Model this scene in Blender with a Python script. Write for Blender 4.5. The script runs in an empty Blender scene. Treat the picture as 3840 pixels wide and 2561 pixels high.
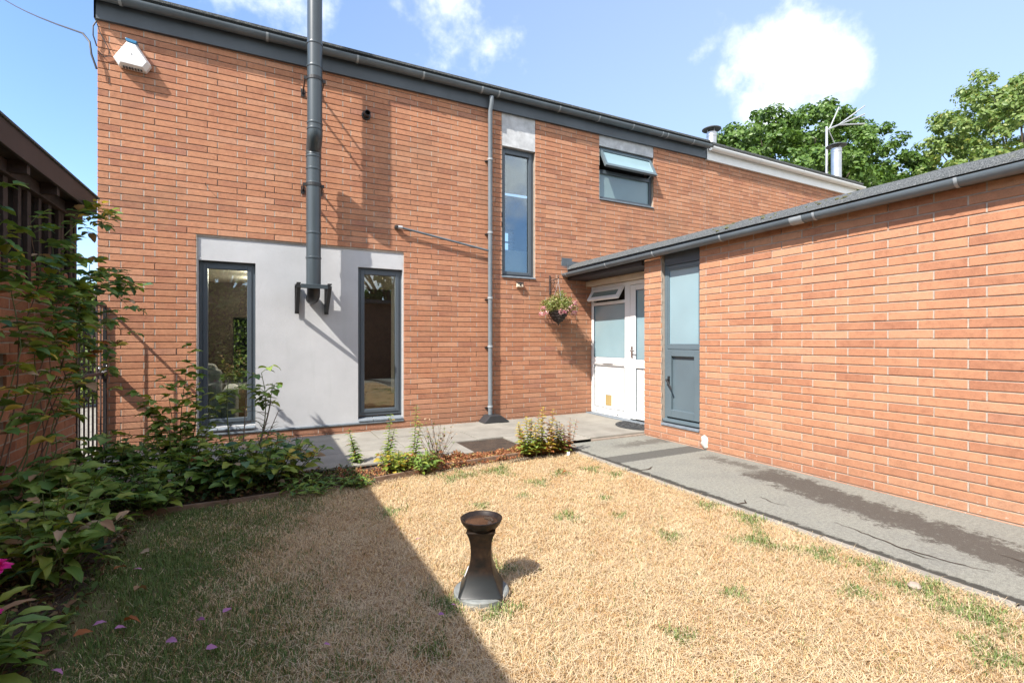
import bpy, bmesh, math, random
import numpy as np
from mathutils import Vector, Matrix, noise as mnoise

rnd = random.Random(7)
npr = np.random.default_rng(11)
sc = bpy.context.scene
COL = sc.collection
R = math.radians

# ------------------------------------------------------------------ camera
# world frame: X runs along the long house wall (to the right), Y runs away
# from the camera towards that wall, Z is up.  Metres.
CAM_H = 1.265
cam_d = bpy.data.cameras.new('camera')
cam = bpy.data.objects.new('camera', cam_d)
COL.objects.link(cam)
cam.location = (0, 0, CAM_H)
cam.rotation_euler = (R(90), 0, -math.atan2(.4602, .8878))
cam_d.sensor_width = 36
cam_d.lens = 36 * 1804 / 3840
cam_d.clip_start = .05
cam_d.clip_end = 2000
sc.camera = cam
CC, CS, CF = .8878, .4602, 1804.


def cam_depth(x, y):
    return x * CS + y * CC


# ------------------------------------------------------------------ light
SUN_EL = R(47.1)
SUN_TH = R(64.1)          # angle between the sun's plan direction and the wall's normal
sd = Vector((math.sin(SUN_TH) * math.cos(SUN_EL), math.cos(SUN_TH) * math.cos(SUN_EL), -math.sin(SUN_EL)))
sl = bpy.data.lights.new('sun', 'SUN')
sl.energy = 3.55
sl.angle = R(.53)
sl.color = (1.0, .945, .86)
so = bpy.data.objects.new('sun', sl)
COL.objects.link(so)
so.rotation_euler = sd.to_track_quat('-Z', 'Y').to_euler()
so.location = (-20, -10, 25)

world = bpy.data.worlds.new('World')
sc.world = world
world.use_nodes = True
wt = world.node_tree
wt.nodes.clear()


def wn(t, **kw):
    n = wt.nodes.new(t)
    for k, v in kw.items():
        setattr(n, k, v)
    return n


def wmath(op, a, b=None, c=None, clamp=False):
    n = wn('ShaderNodeMath', operation=op)
    n.use_clamp = clamp
    for i, v in enumerate((a, b, c)):
        if v is None:
            continue
        if isinstance(v, (int, float)):
            n.inputs[i].default_value = v
        else:
            wt.links.new(v, n.inputs[i])
    return n.outputs[0]


sky = wn('ShaderNodeTexSky', sky_type='NISHITA')
sky.sun_disc = False
sky.sun_elevation = SUN_EL
sky.sun_rotation = R(180 + 64.1)
sky.air_density = 1.0
sky.dust_density = .9
sky.ozone_density = 1.6
tc = wn('ShaderNodeTexCoord')
nz = wn('ShaderNodeTexNoise')
nz.inputs['Scale'].default_value = 5.5
nz.inputs['Detail'].default_value = 7
nz.inputs['Roughness'].default_value = .58
wt.links.new(tc.outputs['Generated'], nz.inputs['Vector'])
nz2 = wn('ShaderNodeTexNoise')
nz2.inputs['Scale'].default_value = 1.7
nz2.inputs['Detail'].default_value = 4
wt.links.new(tc.outputs['Generated'], nz2.inputs['Vector'])


def cloud_blob(d, r0, r1, amp):
    v = Vector(d).normalized()
    n = wn('ShaderNodeVectorMath', operation='DISTANCE')
    wt.links.new(tc.outputs['Generated'], n.inputs[0])
    n.inputs[1].default_value = v
    m = wn('ShaderNodeMapRange')
    m.interpolation_type = 'SMOOTHSTEP'
    wt.links.new(n.outputs['Value'], m.inputs['Value'])
    m.inputs['From Min'].default_value = r0
    m.inputs['From Max'].default_value = r1
    m.inputs['To Min'].default_value = amp
    m.inputs['To Max'].default_value = 0
    return m.outputs[0]


# cumulus over the trees, its neighbours, thin veils higher up; unseen cover overhead and behind, enlarged to raise the fill light
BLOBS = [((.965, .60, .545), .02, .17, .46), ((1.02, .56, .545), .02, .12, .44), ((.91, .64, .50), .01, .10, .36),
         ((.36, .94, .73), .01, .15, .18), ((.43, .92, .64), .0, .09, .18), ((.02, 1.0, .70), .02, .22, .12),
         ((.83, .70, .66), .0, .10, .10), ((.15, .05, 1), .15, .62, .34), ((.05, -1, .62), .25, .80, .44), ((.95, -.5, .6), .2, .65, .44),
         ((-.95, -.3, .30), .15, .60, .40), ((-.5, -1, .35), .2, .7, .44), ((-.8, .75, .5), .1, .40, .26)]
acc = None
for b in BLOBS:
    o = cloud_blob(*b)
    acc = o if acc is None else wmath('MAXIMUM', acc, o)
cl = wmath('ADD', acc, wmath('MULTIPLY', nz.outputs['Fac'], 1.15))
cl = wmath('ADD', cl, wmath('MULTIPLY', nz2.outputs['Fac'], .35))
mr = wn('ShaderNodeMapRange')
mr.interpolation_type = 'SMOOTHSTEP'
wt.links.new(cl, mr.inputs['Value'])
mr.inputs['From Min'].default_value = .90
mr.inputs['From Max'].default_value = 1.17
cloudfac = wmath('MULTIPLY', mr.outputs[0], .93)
SKY_STRENGTH = .15
skyhs = wn('ShaderNodeHueSaturation')
skyhs.inputs['Hue'].default_value = .502
skyhs.inputs['Saturation'].default_value = 1.0
skyhs.inputs['Value'].default_value = .90
wt.links.new(sky.outputs[0], skyhs.inputs['Color'])
# thin bright haze opposite the sun, fading smoothly round the sky
hz_d = wn('ShaderNodeVectorMath', operation='DOT_PRODUCT')
wt.links.new(tc.outputs['Generated'], hz_d.inputs[0])
hz_d.inputs[1].default_value = Vector((.93, .36, .05)).normalized()
hz = wn('ShaderNodeMapRange')
wt.links.new(hz_d.outputs['Value'], hz.inputs['Value'])
hz.inputs['From Min'].default_value = .1
hz.inputs['From Max'].default_value = 1.0
hz.inputs['To Max'].default_value = .55
hzm = wn('ShaderNodeMix', data_type='RGBA')
wt.links.new(hz.outputs[0], hzm.inputs['Factor'])
tint = wn('ShaderNodeMix', data_type='RGBA', blend_type='MULTIPLY')
tint.inputs['Factor'].default_value = 1
wt.links.new(skyhs.outputs[0], tint.inputs[6])
tint.inputs[7].default_value = (.72, .83, .98, 1)
wt.links.new(tint.outputs[2], hzm.inputs[6])
hzm.inputs[7].default_value = (1.95, 2.38, 2.75, 1)
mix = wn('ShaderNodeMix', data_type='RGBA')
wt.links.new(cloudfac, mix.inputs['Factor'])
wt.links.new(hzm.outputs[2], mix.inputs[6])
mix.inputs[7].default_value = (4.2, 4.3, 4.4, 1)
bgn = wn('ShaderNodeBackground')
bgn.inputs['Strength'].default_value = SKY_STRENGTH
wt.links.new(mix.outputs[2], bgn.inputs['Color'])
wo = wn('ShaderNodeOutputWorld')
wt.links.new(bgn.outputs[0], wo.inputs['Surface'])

vs = sc.view_settings
vs.view_transform = 'Standard'
vs.look = 'None'
vs.gamma = 1
vs.use_curve_mapping = False
vs.exposure = 1.42
sc.render.engine = 'CYCLES'
sc.cycles.max_bounces = 8
sc.cycles.transparent_max_bounces = 16
sc.cycles.caustics_reflective = False
sc.cycles.caustics_refractive = False


# ------------------------------------------------------------------ materials
def mk(name):
    m = bpy.data.materials.new(name)
    m.use_nodes = True
    nt = m.node_tree
    b = nt.nodes['Principled BSDF']
    return m, nt, b


def N(nt, t, **kw):
    n = nt.nodes.new(t)
    for k, v in kw.items():
        setattr(n, k, v)
    return n


def mth(nt, op, a, b=None, c=None, clamp=False):
    n = N(nt, 'ShaderNodeMath', operation=op)
    n.use_clamp = clamp
    for i, v in enumerate((a, b, c)):
        if v is None:
            continue
        if isinstance(v, (int, float)):
            n.inputs[i].default_value = v
        else:
            nt.links.new(v, n.inputs[i])
    return n.outputs[0]


def noise(nt, scale, detail=4, rough=.55, vec=None, dims='3D'):
    n = N(nt, 'ShaderNodeTexNoise')
    n.inputs['Scale'].default_value = scale
    n.inputs['Detail'].default_value = detail
    n.inputs['Roughness'].default_value = rough
    if vec is not None:
        nt.links.new(vec, n.inputs['Vector'])
    return n.outputs['Fac']


def ramp(nt, fac, stops, interp='LINEAR'):
    n = N(nt, 'ShaderNodeValToRGB')
    n.color_ramp.interpolation = interp
    e = n.color_ramp.elements
    while len(e) < len(stops):
        e.new(.5)
    for i, (p, c) in enumerate(stops):
        e[i].position = p
        e[i].color = (*c, 1) if len(c) == 3 else c
    nt.links.new(fac, n.inputs['Fac'])
    return n.outputs['Color']


def rng(nt, v, a, b, c=0., d=1., smooth=True):
    n = N(nt, 'ShaderNodeMapRange')
    if smooth:
        n.interpolation_type = 'SMOOTHSTEP'
    nt.links.new(v, n.inputs['Value'])
    n.inputs['From Min'].default_value = a
    n.inputs['From Max'].default_value = b
    n.inputs['To Min'].default_value = c
    n.inputs['To Max'].default_value = d
    return n.outputs[0]


def mixc(nt, f, a, b, mode='MIX'):
    n = N(nt, 'ShaderNodeMix', data_type='RGBA', blend_type=mode)
    for s, v in ((n.inputs['Factor'], f), (n.inputs[6], a), (n.inputs[7], b)):
        if isinstance(v, (int, float)):
            s.default_value = v
        elif isinstance(v, tuple):
            s.default_value = (*v, 1)
        else:
            nt.links.new(v, s)
    return n.outputs[2]


def gpos(nt):
    return N(nt, 'ShaderNodeNewGeometry').outputs['Position']


def sep(nt, v):
    n = N(nt, 'ShaderNodeSeparateXYZ')
    nt.links.new(v, n.inputs[0])
    return n.outputs


def bump(nt, b, h, strength=.3, dist=.01):
    n = N(nt, 'ShaderNodeBump')
    n.inputs['Strength'].default_value = strength
    n.inputs['Distance'].default_value = dist
    nt.links.new(h, n.inputs['Height'])
    nt.links.new(n.outputs[0], b.inputs['Normal'])


def plain(name, col, rough=.5, var=.12, scale=9., metal=0., spec=.5, bmp=0., bscale=60.):
    m, nt, b = mk(name)
    f = noise(nt, scale, 5, .6, gpos(nt))
    lo = tuple(c * (1 - var) for c in col)
    hi = tuple(min(1, c * (1 + var)) for c in col)
    nt.links.new(ramp(nt, f, [(.3, lo), (.7, hi)]), b.inputs['Base Color'])
    b.inputs['Roughness'].default_value = rough
    b.inputs['Metallic'].default_value = metal
    b.inputs['Specular IOR Level'].default_value = spec
    if bmp:
        bump(nt, b, noise(nt, bscale, 6, .6, gpos(nt)), bmp, .004)
    return m


def piece_random(nt):
    oi = N(nt, 'ShaderNodeObjectInfo').outputs['Random']
    ge = N(nt, 'ShaderNodeNewGeometry').outputs['Random Per Island']
    return mth(nt, 'FRACT', mth(nt, 'ADD', oi, mth(nt, 'MULTIPLY', ge, 7.31)))


def brick_mat(name, stops, grime=.35, damp_z=.75):
    m, nt, b = mk(name)
    p = gpos(nt)
    r = piece_random(nt)
    base = ramp(nt, r, stops)
    # drag-face grain, pits and dark iron specks
    mp = N(nt, 'ShaderNodeMapping')
    mp.inputs['Scale'].default_value = (1, 1, 2.2)
    nt.links.new(p, mp.inputs['Vector'])
    g = noise(nt, 90, 5, .7, mp.outputs[0])
    col = mixc(nt, .55, base, ramp(nt, g, [(.3, (.50, .46, .44)), (.62, (1.0, 1.0, 1.0))]), 'MULTIPLY')
    sp = noise(nt, 170, 2, .5, p)
    col = mixc(nt, rng(nt, sp, .70, .75), col, (.06, .03, .02))
    g2 = noise(nt, 24, 5, .75, p)
    col = mixc(nt, .62, col, ramp(nt, g2, [(.30, (.68, .64, .62)), (.5, (1, 1, 1)), (.70, (1.18, 1.15, 1.12))]), 'MULTIPLY')
    mps = N(nt, 'ShaderNodeMapping')
    mps.inputs['Scale'].default_value = (2.6, 2.6, .32)
    nt.links.new(p, mps.inputs['Vector'])
    sk = noise(nt, 1.5, 6, .7, mps.outputs[0])
    col = mixc(nt, rng(nt, sk, .56, .74, 0, grime * .9), col, (.21, .145, .105))
    # broad weathering
    w = noise(nt, 1.1, 5, .6, p)
    col = mixc(nt, mth(nt, 'MULTIPLY', rng(nt, w, .5, .72), grime), col, (.20, .12, .08))
    # within-brick kiln shading
    k = noise(nt, 6, 3, .5, p)
    col = mixc(nt, rng(nt, k, .35, .75, 0, .28), col, (.52, .27, .15))
    z = sep(nt, p)[2]
    zz = mth(nt, 'ADD', z, mth(nt, 'MULTIPLY', noise(nt, 5, 4, .6, p), .25))
    col = mixc(nt, rng(nt, zz, damp_z, .12, 0, grime * 1.5), col, (.25, .135, .09))
    # lime bloom near the ground
    e = noise(nt, 38, 6, .7, p)
    em = mth(nt, 'MULTIPLY', rng(nt, e, .60, .68), rng(nt, zz, .30, .16, 0, .8))
    col = mixc(nt, em, col, (.62, .54, .47))
    nt.links.new(col, b.inputs['Base Color'])
    b.inputs['Roughness'].default_value = .9
    b.inputs['Specular IOR Level'].default_value = .25
    bump(nt, b, mth(nt, 'ADD', g, mth(nt, 'MULTIPLY', sp, .6)), .55, .004)
    return m


M = {}
M['brick'] = brick_mat('brick_clay', [(.0, (.35, .155, .096)), (.14, (.40, .182, .108)), (.40, (.445, .203, .116)), (.78, (.485, .230, .134)), (.93, (.51, .265, .165)), (1, (.37, .17, .115))])
M['brick_r'] = brick_mat('brick_orange', [(.0, (.375, .168, .098)), (.16, (.42, .195, .112)), (.36, (.455, .218, .124)), (.78, (.48, .240, .138)), (.93, (.515, .280, .17)), (1, (.40, .185, .115))], grime=.12)
M['brick_dk'] = brick_mat('brick_old', [(.0, (.26, .10, .06)), (.5, (.36, .145, .085)), (1, (.44, .20, .12))], grime=.5)
M['mortar'] = plain('mortar', (.33, .27, .22), .95, .2, 20, bmp=.4, bscale=220)
M['pointing'] = plain('lime_pointing', (.37, .315, .265), .95, .25, 14)
M['mortar_r'] = plain('mortar_pale', (.39, .325, .265), .95, .15, 20, bmp=.4, bscale=220)


def render_mat():
    m, nt, b = mk('painted_render')
    p = gpos(nt)
    f = noise(nt, 2.2, 6, .6, p)
    mp = N(nt, 'ShaderNodeMapping')
    mp.inputs['Scale'].default_value = (6, 6, .7)
    nt.links.new(p, mp.inputs['Vector'])
    s = noise(nt, 1.6, 5, .6, mp.outputs[0])
    col = ramp(nt, f, [(.3, (.422, .428, .438)), (.7, (.482, .488, .498))])
    col = mixc(nt, rng(nt, s, .55, .75, 0, .25), col, (.36, .38, .37))
    nt.links.new(col, b.inputs['Base Color'])
    b.inputs['Roughness'].default_value = .85
    b.inputs['Specular IOR Level'].default_value = .25
    h = noise(nt, 160, 4, .6, p)
    h2 = noise(nt, 26, 4, .6, p)
    bump(nt, b, mth(nt, 'ADD', h, h2), .35, .005)
    return m


M['render'] = render_mat()
M['lintel'] = plain('concrete_lintel', (.46, .47, .48), .9, .25, 7, bmp=.3)
M['anth'] = plain('anthracite_frame', (.070, .088, .105), .38, .08, 3)
M['anth_door'] = plain('anthracite_door', (.10, .135, .155), .34, .06, 3)
M['gutter'] = plain('grey_plastic', (.105, .128, .145), .40, .18, 3)
M['pipe'] = plain('pale_grey_pipe', (.16, .185, .205), .42, .12, 3)
M['gutter_joint'] = plain('grey_plastic_worn', (.30, .33, .345), .5, .1, 3)
M['fascia'] = plain('grey_fascia_paint', (.060, .074, .088), .5, .2, 2)
M['fascia_brown'] = plain('brown_fascia_paint', (.030, .025, .026), .6, .2, 4)
M['white'] = plain('white_plastic', (.74, .74, .73), .35, .03, 3)
M['cream'] = plain('cream_paint', (.62, .52, .40), .6, .08, 5)
M['black'] = plain('black_metal', (.018, .018, .019), .45, .2, 6)
M['flue'] = plain('flue_enamel', (.042, .055, .063), .33, .10, 2, spec=.6)
M['steel'] = plain('stainless_steel', (.50, .50, .50), .42, .1, 5, metal=1)
M['alu'] = plain('dull_aluminium', (.42, .43, .44), .5, .1, 5, metal=.4)
M['lead'] = plain('lead_flashing', (.075, .09, .105), .6, .3, 9, bmp=.3)
M['rust'] = plain('brown_iron', (.075, .048, .040), .7, .35, 25)
M['wood_dk'] = plain('dark_stained_timber', (.036, .025, .022), .75, .4, 14, bmp=.4, bscale=40)
M['gap_black'] = plain('black_backing', (.010, .009, .009), .9, .2, 5)  # near-black for boarding and for the shade inside gaps
M['edge_wood'] = plain('old_edging_board', (.19, .125, .085), .9, .35, 16, bmp=.5)
M['slate'] = plain('slate_tile', (.15, .175, .20), .6, .25, 12, bmp=.3)
M['blackplastic'] = plain('black_plastic', (.030, .033, .037), .4, .15, 6)
M['glaze'] = None
M['stone_disc'] = plain('pale_stone', (.20, .21, .20), .9, .3, 14, bmp=.5)
M['rubber'] = plain('rubber_mat', (.028, .030, .032), .8, .4, 40, bmp=.8, bscale=90)
M['filler'] = plain('white_filler', (.56, .53, .48), .9, .1, 30, bmp=.5)
M['blue'] = plain('blue_lens', (.03, .17, .33), .3, .1, 5)
M['tan'] = plain('tan_flap', (.36, .265, .11), .5, .08, 5)
M['sofa'] = plain('sofa_linen', (.72, .71, .72), .95, .12, 5, bmp=.4, bscale=35)
M['tan_fabric'] = plain('tan_fabric', (.40, .29, .19), .95, .15, 6)
M['wall_in'] = plain('inside_wall_paint', (.50, .47, .43), .9, .06, 2)
M['dark_panel'] = plain('dark_panelling', (.040, .024, .019), .7, .3, 5)
M['ceil'] = plain('ceiling_paint', (.70, .64, .55), .9, .04, 2)
M['floor_in'] = plain('inside_floor', (.16, .10, .06), .5, .2, 4)
M['cable'] = plain('cable_sheath', (.02, .02, .022), .6, .1, 5)
M['fence_or'] = plain('orange_fence_panel', (.40, .19, .08), .9, .25, 12)
M['fence_br'] = plain('brown_boarding', (.10, .052, .035), .85, .35, 9)


def felt_mat():
    m, nt, b = mk('mineral_felt')
    p = gpos(nt)
    g = noise(nt, 130, 3, .7, p)
    w = noise(nt, 3, 5, .6, p)
    col = ramp(nt, g, [(.35, (.02, .023, .024)), (.5, (.062, .068, .07)), (.66, (.20, .205, .20))])
    col = mixc(nt, rng(nt, w, .58, .72, 0, .6), col, (.10, .105, .05))
    nt.links.new(col, b.inputs['Base Color'])
    b.inputs['Roughness'].default_value = .95
    bump(nt, b, g, .8, .006)
    return m


M['felt'] = felt_mat()


def glaze_mat():
    m, nt, b = mk('brown_ceramic_glaze')
    p = gpos(nt)
    f = noise(nt, 22, 5, .65, p)
    z = sep(nt, p)[2]
    col = ramp(nt, f, [(.35, (.007, .006, .005)), (.55, (.020, .012, .008)), (.75, (.042, .028, .016))])
    col = mixc(nt, rng(nt, z, .15, .09), col, (.016, .018, .019))
    nt.links.new(col, b.inputs['Base Color'])
    b.inputs['Roughness'].default_value = .40
    b.inputs['Specular IOR Level'].default_value = .3
    return m


M['glaze'] = glaze_mat()


def glass_mat():
    m, nt, b = mk('window_glass')
    nt.nodes.remove(b)
    out = nt.nodes['Material Output']
    tr = N(nt, 'ShaderNodeBsdfTransparent')
    tr.inputs['Color'].default_value = (.80, .86, .85, 1)
    gl = N(nt, 'ShaderNodeBsdfGlossy')
    gl.inputs['Roughness'].default_value = .004
    gl.inputs['Color'].default_value = (.92, .97, 1.0, 1)
    lw = N(nt, 'ShaderNodeFresnel')
    lw.inputs['IOR'].default_value = 1.52
    f = mth(nt, 'MULTIPLY', lw.outputs[0], 3.0, clamp=True)   # four surfaces of a sealed unit
    mx = N(nt, 'ShaderNodeMixShader')
    nt.links.new(f, mx.inputs[0])
    nt.links.new(tr.outputs[0], mx.inputs[1])
    nt.links.new(gl.outputs[0], mx.inputs[2])
    nt.links.new(mx.outputs[0], out.inputs['Surface'])
    return m


M['glass'] = glass_mat()


def frosted(name, col):
    m, nt, b = mk(name)
    p = gpos(nt)
    f = noise(nt, 1.3, 3, .5, p)
    nt.links.new(ramp(nt, f, [(.3, tuple(c * .9 for c in col)), (.7, tuple(min(1, c * 1.08) for c in col))]), b.inputs['Base Color'])
    b.inputs['Roughness'].default_value = .16
    b.inputs['Specular IOR Level'].default_value = .8
    b.inputs['Coat Weight'].default_value = .5
    b.inputs['Coat Roughness'].default_value = .05
    return m


M['frost'] = frosted('frosted_glass', (.235, .345, .385))
M['frost_dk'] = frosted('frosted_glass_deep', (.16, .225, .225))


def concrete_mat():
    m, nt, b = mk('paving_concrete')
    p = gpos(nt)
    r = piece_random(nt)
    f = noise(nt, 3.2, 6, .65, p)
    g = noise(nt, 110, 4, .7, p)
    s = noise(nt, 1.3, 5, .6, p)
    col = ramp(nt, f, [(.3, (.205, .195, .168)), (.7, (.315, .30, .262))])
    col = mixc(nt, .35, col, ramp(nt, r, [(0, (.70, .70, .68)), (1, (1.1, 1.05, 1.0))]), 'MULTIPLY')
    col = mixc(nt, rng(nt, g, .35, .65, .45, 0), col, (.18, .165, .14))
    col = mixc(nt, rng(nt, s, .57, .70, 0, .55), col, (.17, .15, .125))
    nt.links.new(col, b.inputs['Base Color'])
    b.inputs['Roughness'].default_value = .92
    bump(nt, b, g, .5, .004)
    return m


M['concrete'] = concrete_mat()


def asphalt_mat():
    m, nt, b = mk('worn_asphalt')
    p = gpos(nt)
    x, y, z = sep(nt, p)
    g = noise(nt, 210, 3, .75, p)
    f = noise(nt, 2.4, 6, .65, p)
    e = noise(nt, 7, 6, .7, p)
    e2 = noise(nt, 45, 4, .7, p)
    col = ramp(nt, g, [(.3, (.128, .130, .108)), (.5, (.222, .222, .190)), (.72, (.365, .364, .32))])
    col = mixc(nt, rng(nt, f, .4, .7, 0, .35), col, (.15, .15, .14))
    col = mixc(nt, .55, col, ramp(nt, noise(nt, 42, 5, .75, p), [(.36, (.55, .55, .55)), (.62, (1.25, 1.25, 1.25))]), 'MULTIPLY')
    # damp stain running along the wall: centre line x = 4.27 - .13*(3-y)..., ragged edge
    xc = mth(nt, 'ADD', mth(nt, 'MULTIPLY', mth(nt, 'MINIMUM', mth(nt, 'SUBTRACT', y, 1.4), 1.6), .20), 3.96)
    wig = mth(nt, 'ADD', mth(nt, 'MULTIPLY', mth(nt, 'SUBTRACT', e, .5), .62), mth(nt, 'MULTIPLY', mth(nt, 'SUBTRACT', e2, .5), .30))
    d = mth(nt, 'ADD', mth(nt, 'ABSOLUTE', mth(nt, 'SUBTRACT', x, xc)), wig)
    st = mth(nt, 'MULTIPLY', rng(nt, d, .26, .16), rng(nt, mth(nt, 'ADD', y, wig), 3.25, 2.95))
    # a thinner tongue of the same stain reaching up to the gully
    d2 = mth(nt, 'ADD', mth(nt, 'ABSOLUTE', mth(nt, 'SUBTRACT', x, 4.36)), wig)
    st2 = mth(nt, 'MULTIPLY', mth(nt, 'MULTIPLY', rng(nt, d2, .11, .04), rng(nt, y, 2.9, 3.2)), rng(nt, y, 3.9, 3.6))
    st = mth(nt, 'MAXIMUM', st, mth(nt, 'MULTIPLY', st2, .75))
    d3 = mth(nt, 'ADD', mth(nt, 'ABSOLUTE', mth(nt, 'SUBTRACT', mth(nt, 'ADD', y, mth(nt, 'MULTIPLY', x, -.02)), 4.50)), wig)
    st3 = mth(nt, 'MULTIPLY', rng(nt, d3, .15, .05), rng(nt, x, 3.5, 4.1))
    st = mth(nt, 'MAXIMUM', st, mth(nt, 'MULTIPLY', st3, .7))
    st = mth(nt, 'MULTIPLY', st, rng(nt, noise(nt, 22, 6, .75, p), .30, .44, .35, 1))
    col = mixc(nt, mth(nt, 'MULTIPLY', st, .88), col, mixc(nt, rng(nt, g, .4, .7), (.050, .042, .035), (.10, .085, .07)))
    # dark patched strip across the path
    jag = mth(nt, 'MULTIPLY', mth(nt, 'SUBTRACT', noise(nt, 14, 5, .7, p), .5), .07)
    yl = mth(nt, 'ADD', y, jag)
    sm = mth(nt, 'MULTIPLY', rng(nt, yl, 3.925, 3.935), rng(nt, yl, 4.20, 4.19))
    col = mixc(nt, mth(nt, 'MULTIPLY', sm, .85), col, mixc(nt, rng(nt, g, .4, .7), (.055, .054, .05), (.115, .112, .10)))
    # dark ragged rim beside the kerb
    rim = mth(nt, 'ADD', x, mth(nt, 'MULTIPLY', mth(nt, 'SUBTRACT', noise(nt, 9, 5, .7, p), .5), .16))
    col = mixc(nt, rng(nt, rim, 3.315, 3.285, 0, .92), col, (.035, .033, .028))
    nt.links.new(col, b.inputs['Base Color'])
    b.inputs['Roughness'].default_value = .93
    b.inputs['Specular IOR Level'].default_value = .3
    bump(nt, b, g, .6, .006)
    return m


M['asphalt'] = asphalt_mat()


def soil_mat():
    m, nt, b = mk('garden_soil')
    p = gpos(nt)
    f = noise(nt, 7, 7, .7, p)
    g = noise(nt, 60, 5, .7, p)
    col = ramp(nt, f, [(.3, (.030, .020, .014)), (.7, (.095, .062, .040))])
    col = mixc(nt, rng(nt, g, .55, .72, 0, .7), col, (.20, .13, .08))
    nt.links.new(col, b.inputs['Base Color'])
    b.inputs['Roughness'].default_value = 1
    bump(nt, b, mth(nt, 'ADD', f, g), 1, .03)
    return m


M['soil'] = soil_mat()


def thatch_mat():
    m, nt, b = mk('lawn_thatch')
    p = gpos(nt)
    f = noise(nt, 2.6, 6, .65, p)
    g = noise(nt, 120, 4, .75, p)
    x = sep(nt, p)[0]
    col = ramp(nt, f, [(.3, (.32, .19, .085)), (.55, (.44, .29, .15)), (.75, (.52, .37, .21))])
    gm = rng(nt, mth(nt, 'ADD', x, mth(nt, 'MULTIPLY', mth(nt, 'SUBTRACT', f, .5), 1.2)), .3, -.7, 0, .75)
    col = mixc(nt, gm, col, (.085, .105, .035))
    col = mixc(nt, rng(nt, g, .5, .35, 0, .7), col, (.09, .055, .028))
    nt.links.new(col, b.inputs['Base Color'])
    b.inputs['Roughness'].default_value = 1
    bump(nt, b, g, .9, .02)
    return m


M['thatch'] = thatch_mat()


def far_ground():
    m, nt, b = mk('rough_ground')
    p = gpos(nt)
    f = noise(nt, .6, 6, .6, p)
    nt.links.new(ramp(nt, f, [(.35, (.22, .20, .15)), (.65, (.34, .29, .21))]), b.inputs['Base Color'])
    b.inputs['Roughness'].default_value = 1
    return m


M['ground'] = far_ground()


def leaf_mat(name, stops, trans=.35, rough=.45, rand='piece', attr=None, vein=True):
    m, nt, b = mk(name)
    out = nt.nodes['Material Output']
    if attr:
        a = N(nt, 'ShaderNodeAttribute')
        a.attribute_name = attr
        col = a.outputs['Color']
    else:
        col = ramp(nt, piece_random(nt), stops)
        n = noise(nt, 30, 4, .6, gpos(nt))
        col = mixc(nt, .4, col, ramp(nt, n, [(.3, (.72, .72, .70)), (.7, (1.12, 1.1, 1.05))]), 'MULTIPLY')
    nt.links.new(col, b.inputs['Base Color'])
    b.inputs['Roughness'].default_value = rough
    b.inputs['Specular IOR Level'].default_value = .35
    t = N(nt, 'ShaderNodeBsdfTranslucent')
    nt.links.new(mixc(nt, 1., col, (1.0, 1.0, .55), 'MULTIPLY'), t.inputs['Color'])
    mx = N(nt, 'ShaderNodeMixShader')
    mx.inputs[0].default_value = trans
    nt.links.new(b.outputs[0], mx.inputs[1])
    nt.links.new(t.outputs[0], mx.inputs[2])
    nt.links.new(mx.outputs[0], out.inputs['Surface'])
    return m


M['leaf_mid'] = leaf_mat('leaf_green', [(0, (.12, .215, .045)), (.5, (.18, .29, .06)), (1, (.26, .36, .085))])
M['leaf_dark'] = leaf_mat('leaf_deep_green', [(0, (.075, .165, .05)), (.6, (.11, .22, .06)), (1, (.15, .26, .075))], .3)
M['leaf_blue'] = leaf_mat('leaf_blue_green', [(0, (.065, .15, .085)), (1, (.11, .21, .11))], .3)
M['leaf_lime'] = leaf_mat('leaf_lime', [(0, (.22, .30, .05)), (1, (.34, .39, .075))], .4)
M['leaf_yellow'] = leaf_mat('leaf_yellow', [(0, (.48, .37, .06)), (1, (.62, .48, .10))], .4)
M['leaf_dry'] = leaf_mat('leaf_dry_brown', [(0, (.26, .14, .07)), (.5, (.40, .27, .17)), (1, (.46, .35, .25))], .25, .8)
M['leaf_orange'] = leaf_mat('leaf_orange', [(0, (.30, .10, .035)), (1, (.42, .17, .06))], .3, .7)
M['rust_cover'] = leaf_mat('dried_sedum', [(0, (.20, .08, .04)), (.35, (.38, .14, .065)), (.7, (.46, .21, .10)), (.88, (.42, .30, .12)), (1, (.24, .28, .08))], .25, .8)
M['petal'] = leaf_mat('magenta_petal', [(0, (.72, .012, .26)), (1, (.85, .05, .42))], .3)
M['petal_pale'] = leaf_mat('mauve_petal', [(0, (.36, .12, .33)), (1, (.50, .24, .46))], .3)
M['pink'] = leaf_mat('pink_blossom', [(0, (.62, .17, .28)), (.5, (.75, .34, .42)), (1, (.80, .62, .58))], .3)
M['basket_leaf'] = leaf_mat('basket_leaf', [(0, (.11, .15, .03)), (.5, (.24, .28, .07)), (.8, (.42, .42, .17)), (1, (.52, .40, .26))], .35)
M['tree_a'] = leaf_mat('tree_leaf_a', [(0, (.055, .115, .022)), (.5, (.10, .185, .036)), (1, (.16, .255, .06))], .35, .4)
M['tree_b'] = leaf_mat('tree_leaf_b', [(0, (.12, .20, .05)), (.5, (.20, .29, .08)), (.92, (.28, .35, .12)), (1, (.38, .34, .09))], .4, .45)
M['hedge'] = leaf_mat('hedge_leaf', [(0, (.09, .15, .03)), (.6, (.17, .24, .045)), (1, (.27, .31, .07))], .35, .5)
M['stem_green'] = plain('green_stem', (.09, .12, .04), .7, .3, 20)
M['stem_brown'] = plain('brown_stem', (.10, .062, .042), .8, .3, 20)
M['stem_grey'] = plain('grey_twig', (.19, .155, .13), .85, .25, 20)
M['bark'] = plain('bark', (.11, .085, .065), .95, .35, 12, bmp=.7, bscale=14)
M['grass'] = leaf_mat('grass_blade', None, .22, .7, attr='Col')


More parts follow.
